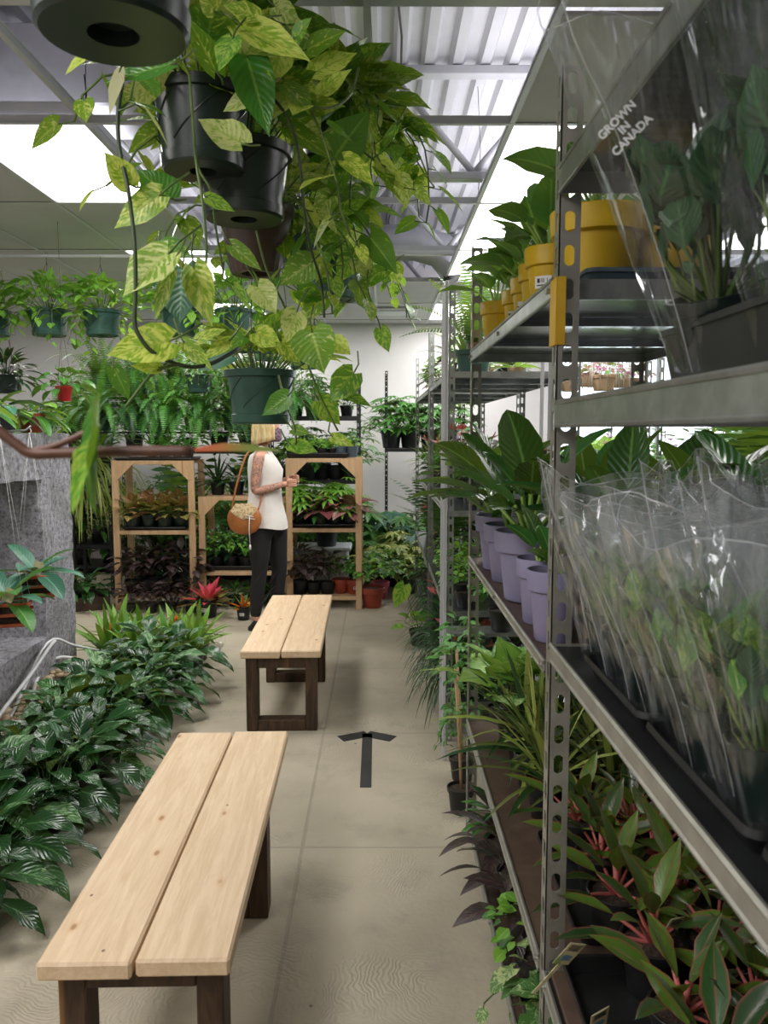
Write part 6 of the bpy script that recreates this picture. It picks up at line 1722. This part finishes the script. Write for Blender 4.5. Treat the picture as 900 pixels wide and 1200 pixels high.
    for i, (z, rx, ry, cx) in enumerate(secs):
        row = []
        for j in range(32):
            a = 2 * PI * j / 32
            wv = 1 + (.035 * math.sin(7 * a + i * .3) * max(0, (1.15 - z) * 3) if z < 1.15 else 0)
            row.append(V((cx + rx * 1.12 * wv * math.cos(a), ry * 1.05 * wv * math.sin(a), z + (.012 * math.sin(3 * a) if i == len(secs) - 1 else 0))))
        rows.append(row)
    mb = MB(); mb.quadgrid(rows, 0, True); tk = mb.obj('tank_top', 'tank', o)
    for s in (-1, 1):
        mb = MB(); mb.tube(smooth([V((-.085, s * .08, 1.36)), V((-.06, s * .088, 1.44)), V((-.02, s * .09, 1.482)), V((.03, s * .085, 1.455)), V((.075, s * .07, 1.38))]), .010, 8); mb.obj('strap', 'tank', tk)
    # hair: bob
    rows = []
    for i in range(12):
        t_ = i / 11; row = []
        for j in range(30):
            a = .85 + (2 * PI - 1.70) * j / 29
            th = .02 + t_ * 1.75
            if t_ < .72: r = math.sin(min(th, PI / 2)); z = math.cos(min(th, PI / 2)) * .128
            else: r = 1.0 + (t_ - .72) * .1; z = -(t_ - .72) * .40 * (1 - .25 * math.cos(a))
            if t_ < .72: r *= 1
            wv = 1 + .03 * math.sin(13 * a + i)
            row.append(hc + V((r * wv * .112 * math.cos(a) - .012, r * wv * .092 * math.sin(a), z + .012)))
        rows.append(row)
    mb = MB(); mb.quadgrid(rows); hr = mb.obj('hair', 'blonde', o)
    m = hr.modifiers.new('thick', 'SOLIDIFY'); m.thickness = .012; m.offset = 0
    rows = []
    for i in range(6):
        zz = -.10 + i * .021
        rows.append([hc + V((.100 * math.cos(a) * (1 if i else .8) + (.012 if abs(a) < .4 else 0), .079 * math.sin(a), zz)) for a in [(-1.25 + 2.5 * k / 10) for k in range(11)]])
    mb = MB(); mb.quadgrid(rows); mk_ = mb.obj('face_mask', 'maskcloth', o)
    mm = mk_.modifiers.new('thick', 'SOLIDIFY'); mm.thickness = .004
    for s in (-1, 1):
        mb = MB(); an = V((.08 * s, s * .095, 0)); rows = []
        for i, (zz, k) in enumerate(((.0, 1.0), (.015, 1.02), (.03, .98), (.055, .8), (.085, .45))):
            row = []
            for j in range(20):
                a = 2 * PI * j / 20; cxx = .065 - .05 * max(0, (zz - .03) * 16)
                row.append(an + V((cxx + (.125 * k - .02 * (zz > .04)) * math.cos(a), (.042 - .004 * math.cos(a)) * (k if zz < .05 else .9) * math.sin(a), zz + .001)))
            rows.append(row)
        mb.quadgrid(rows, 0, True); n = 20; e = 4 * n; mb.face(tuple(range(e, e + n))); mb.face(tuple(range(n - 1, -1, -1)))
        mb.obj('shoe', 'black', o)
    # handbag
    hbg = thing('handbag', 'round tan leather shoulder bag with spotted flap carried by the woman', 'bag', (-.93 - .13, 6.56 - .24, .93))
    rows = []
    for i in range(11):
        th = PI * i / 10
        rows.append([V((.135 * math.sin(th) ** .8 * math.cos(a), .05 * math.sin(th) ** .7 * math.sin(a), .13 * -math.cos(th) * (1 if i < 5 else .85))) for a in [2 * PI * j / 20 for j in range(20)]])
    mb = MB(); mb.quadgrid(rows, 0, True); mb.obj('bag_body', 'leather', hbg)
    rows = []
    for i in range(6):
        zz = .120 - i * .019; w_ = .066 + .012 * i - (.03 * max(0, i - 3))
        rows.append([V((w_ * u, -.055 * (1 - .35 * abs(u)) * (.5 + .1 * i if i < 4 else .95) - .006, zz - (.03 * (1 - abs(u)) if i == 5 else 0))) for u in (-1, -.66, -.33, 0, .33, .66, 1)])
    mb = MB(); mb.quadgrid(rows); fl_ = mb.obj('flap', 'fur', hbg)
    mb = MB(); mb.tube(smooth([V((-.10, 0, .07)), V((-.05, -.01, .28)), V((.02, .04, .50)), V((.10, .12, .545)), V((.12, .20, .50)), V((.14, .16, .34)), V((.13, .05, .16)), V((.11, 0, .07))]), .008, 6); mb.obj('shoulder_strap', 'leather', hbg)
    mb = MB(); mb.tube([(.05, -.062, .02), (.045, -.066, -.08), (.05, -.06, -.21)], .004, 5); mb.tube([(.05, -.06, -.20), (.05, -.06, -.24)], .009, 6); mb.tube([(.02, -.06, .03), (.08, -.058, .02)], .004, 5); mb.tube([(.02, -.06, .01), (.09, -.058, .0)], .004, 5)
    mb.obj('drawstring', 'cord', hbg)

# ---------------------------------------------------------------- build
define_plants()
B['lilys'] = mk('potted_peace_lily', dict(r=.05, h=.08, mat='black'), lambda m, g: rosette(m, g, 12, .14, .05, 'lance', .07, (88, 40), .08, .8, .25, 0, 0, 5, 1, .02), ['l_green'])
NICE['lilys'] = 'small peace lily'
room()
arrow()
bench('near pine bench with two pale planks and dark stained legs', 1.668, 3.038, -.751, -.330, -.777, -.354, .45, (.10, .46))
bench('far pine bench with knotty pale planks before the wooden racks', 4.20, 5.69, -.74, -.313, -.769, -.335, .45, (.075, .56))
right_racks()
left_side()
stone()
back_area()
woman()
lavender()
right_low()
far_right()
pothos()
sleeves()
near_branch()
# printed words belong to their sleeve
bpy.context.view_layer.update()
for t_, o_ in SPR:
    mw = t_.matrix_world.copy(); t_.parent = o_; t_.matrix_parent_inverse = o_.matrix_world.inverted(); t_.matrix_world = mw
for l_, n_ in LABELS.items():
    if len(n_) > 1: print('SHARED', len(n_), l_)
    if len(l_.replace('-', ' ').split()) > 16: print('LONG', l_)
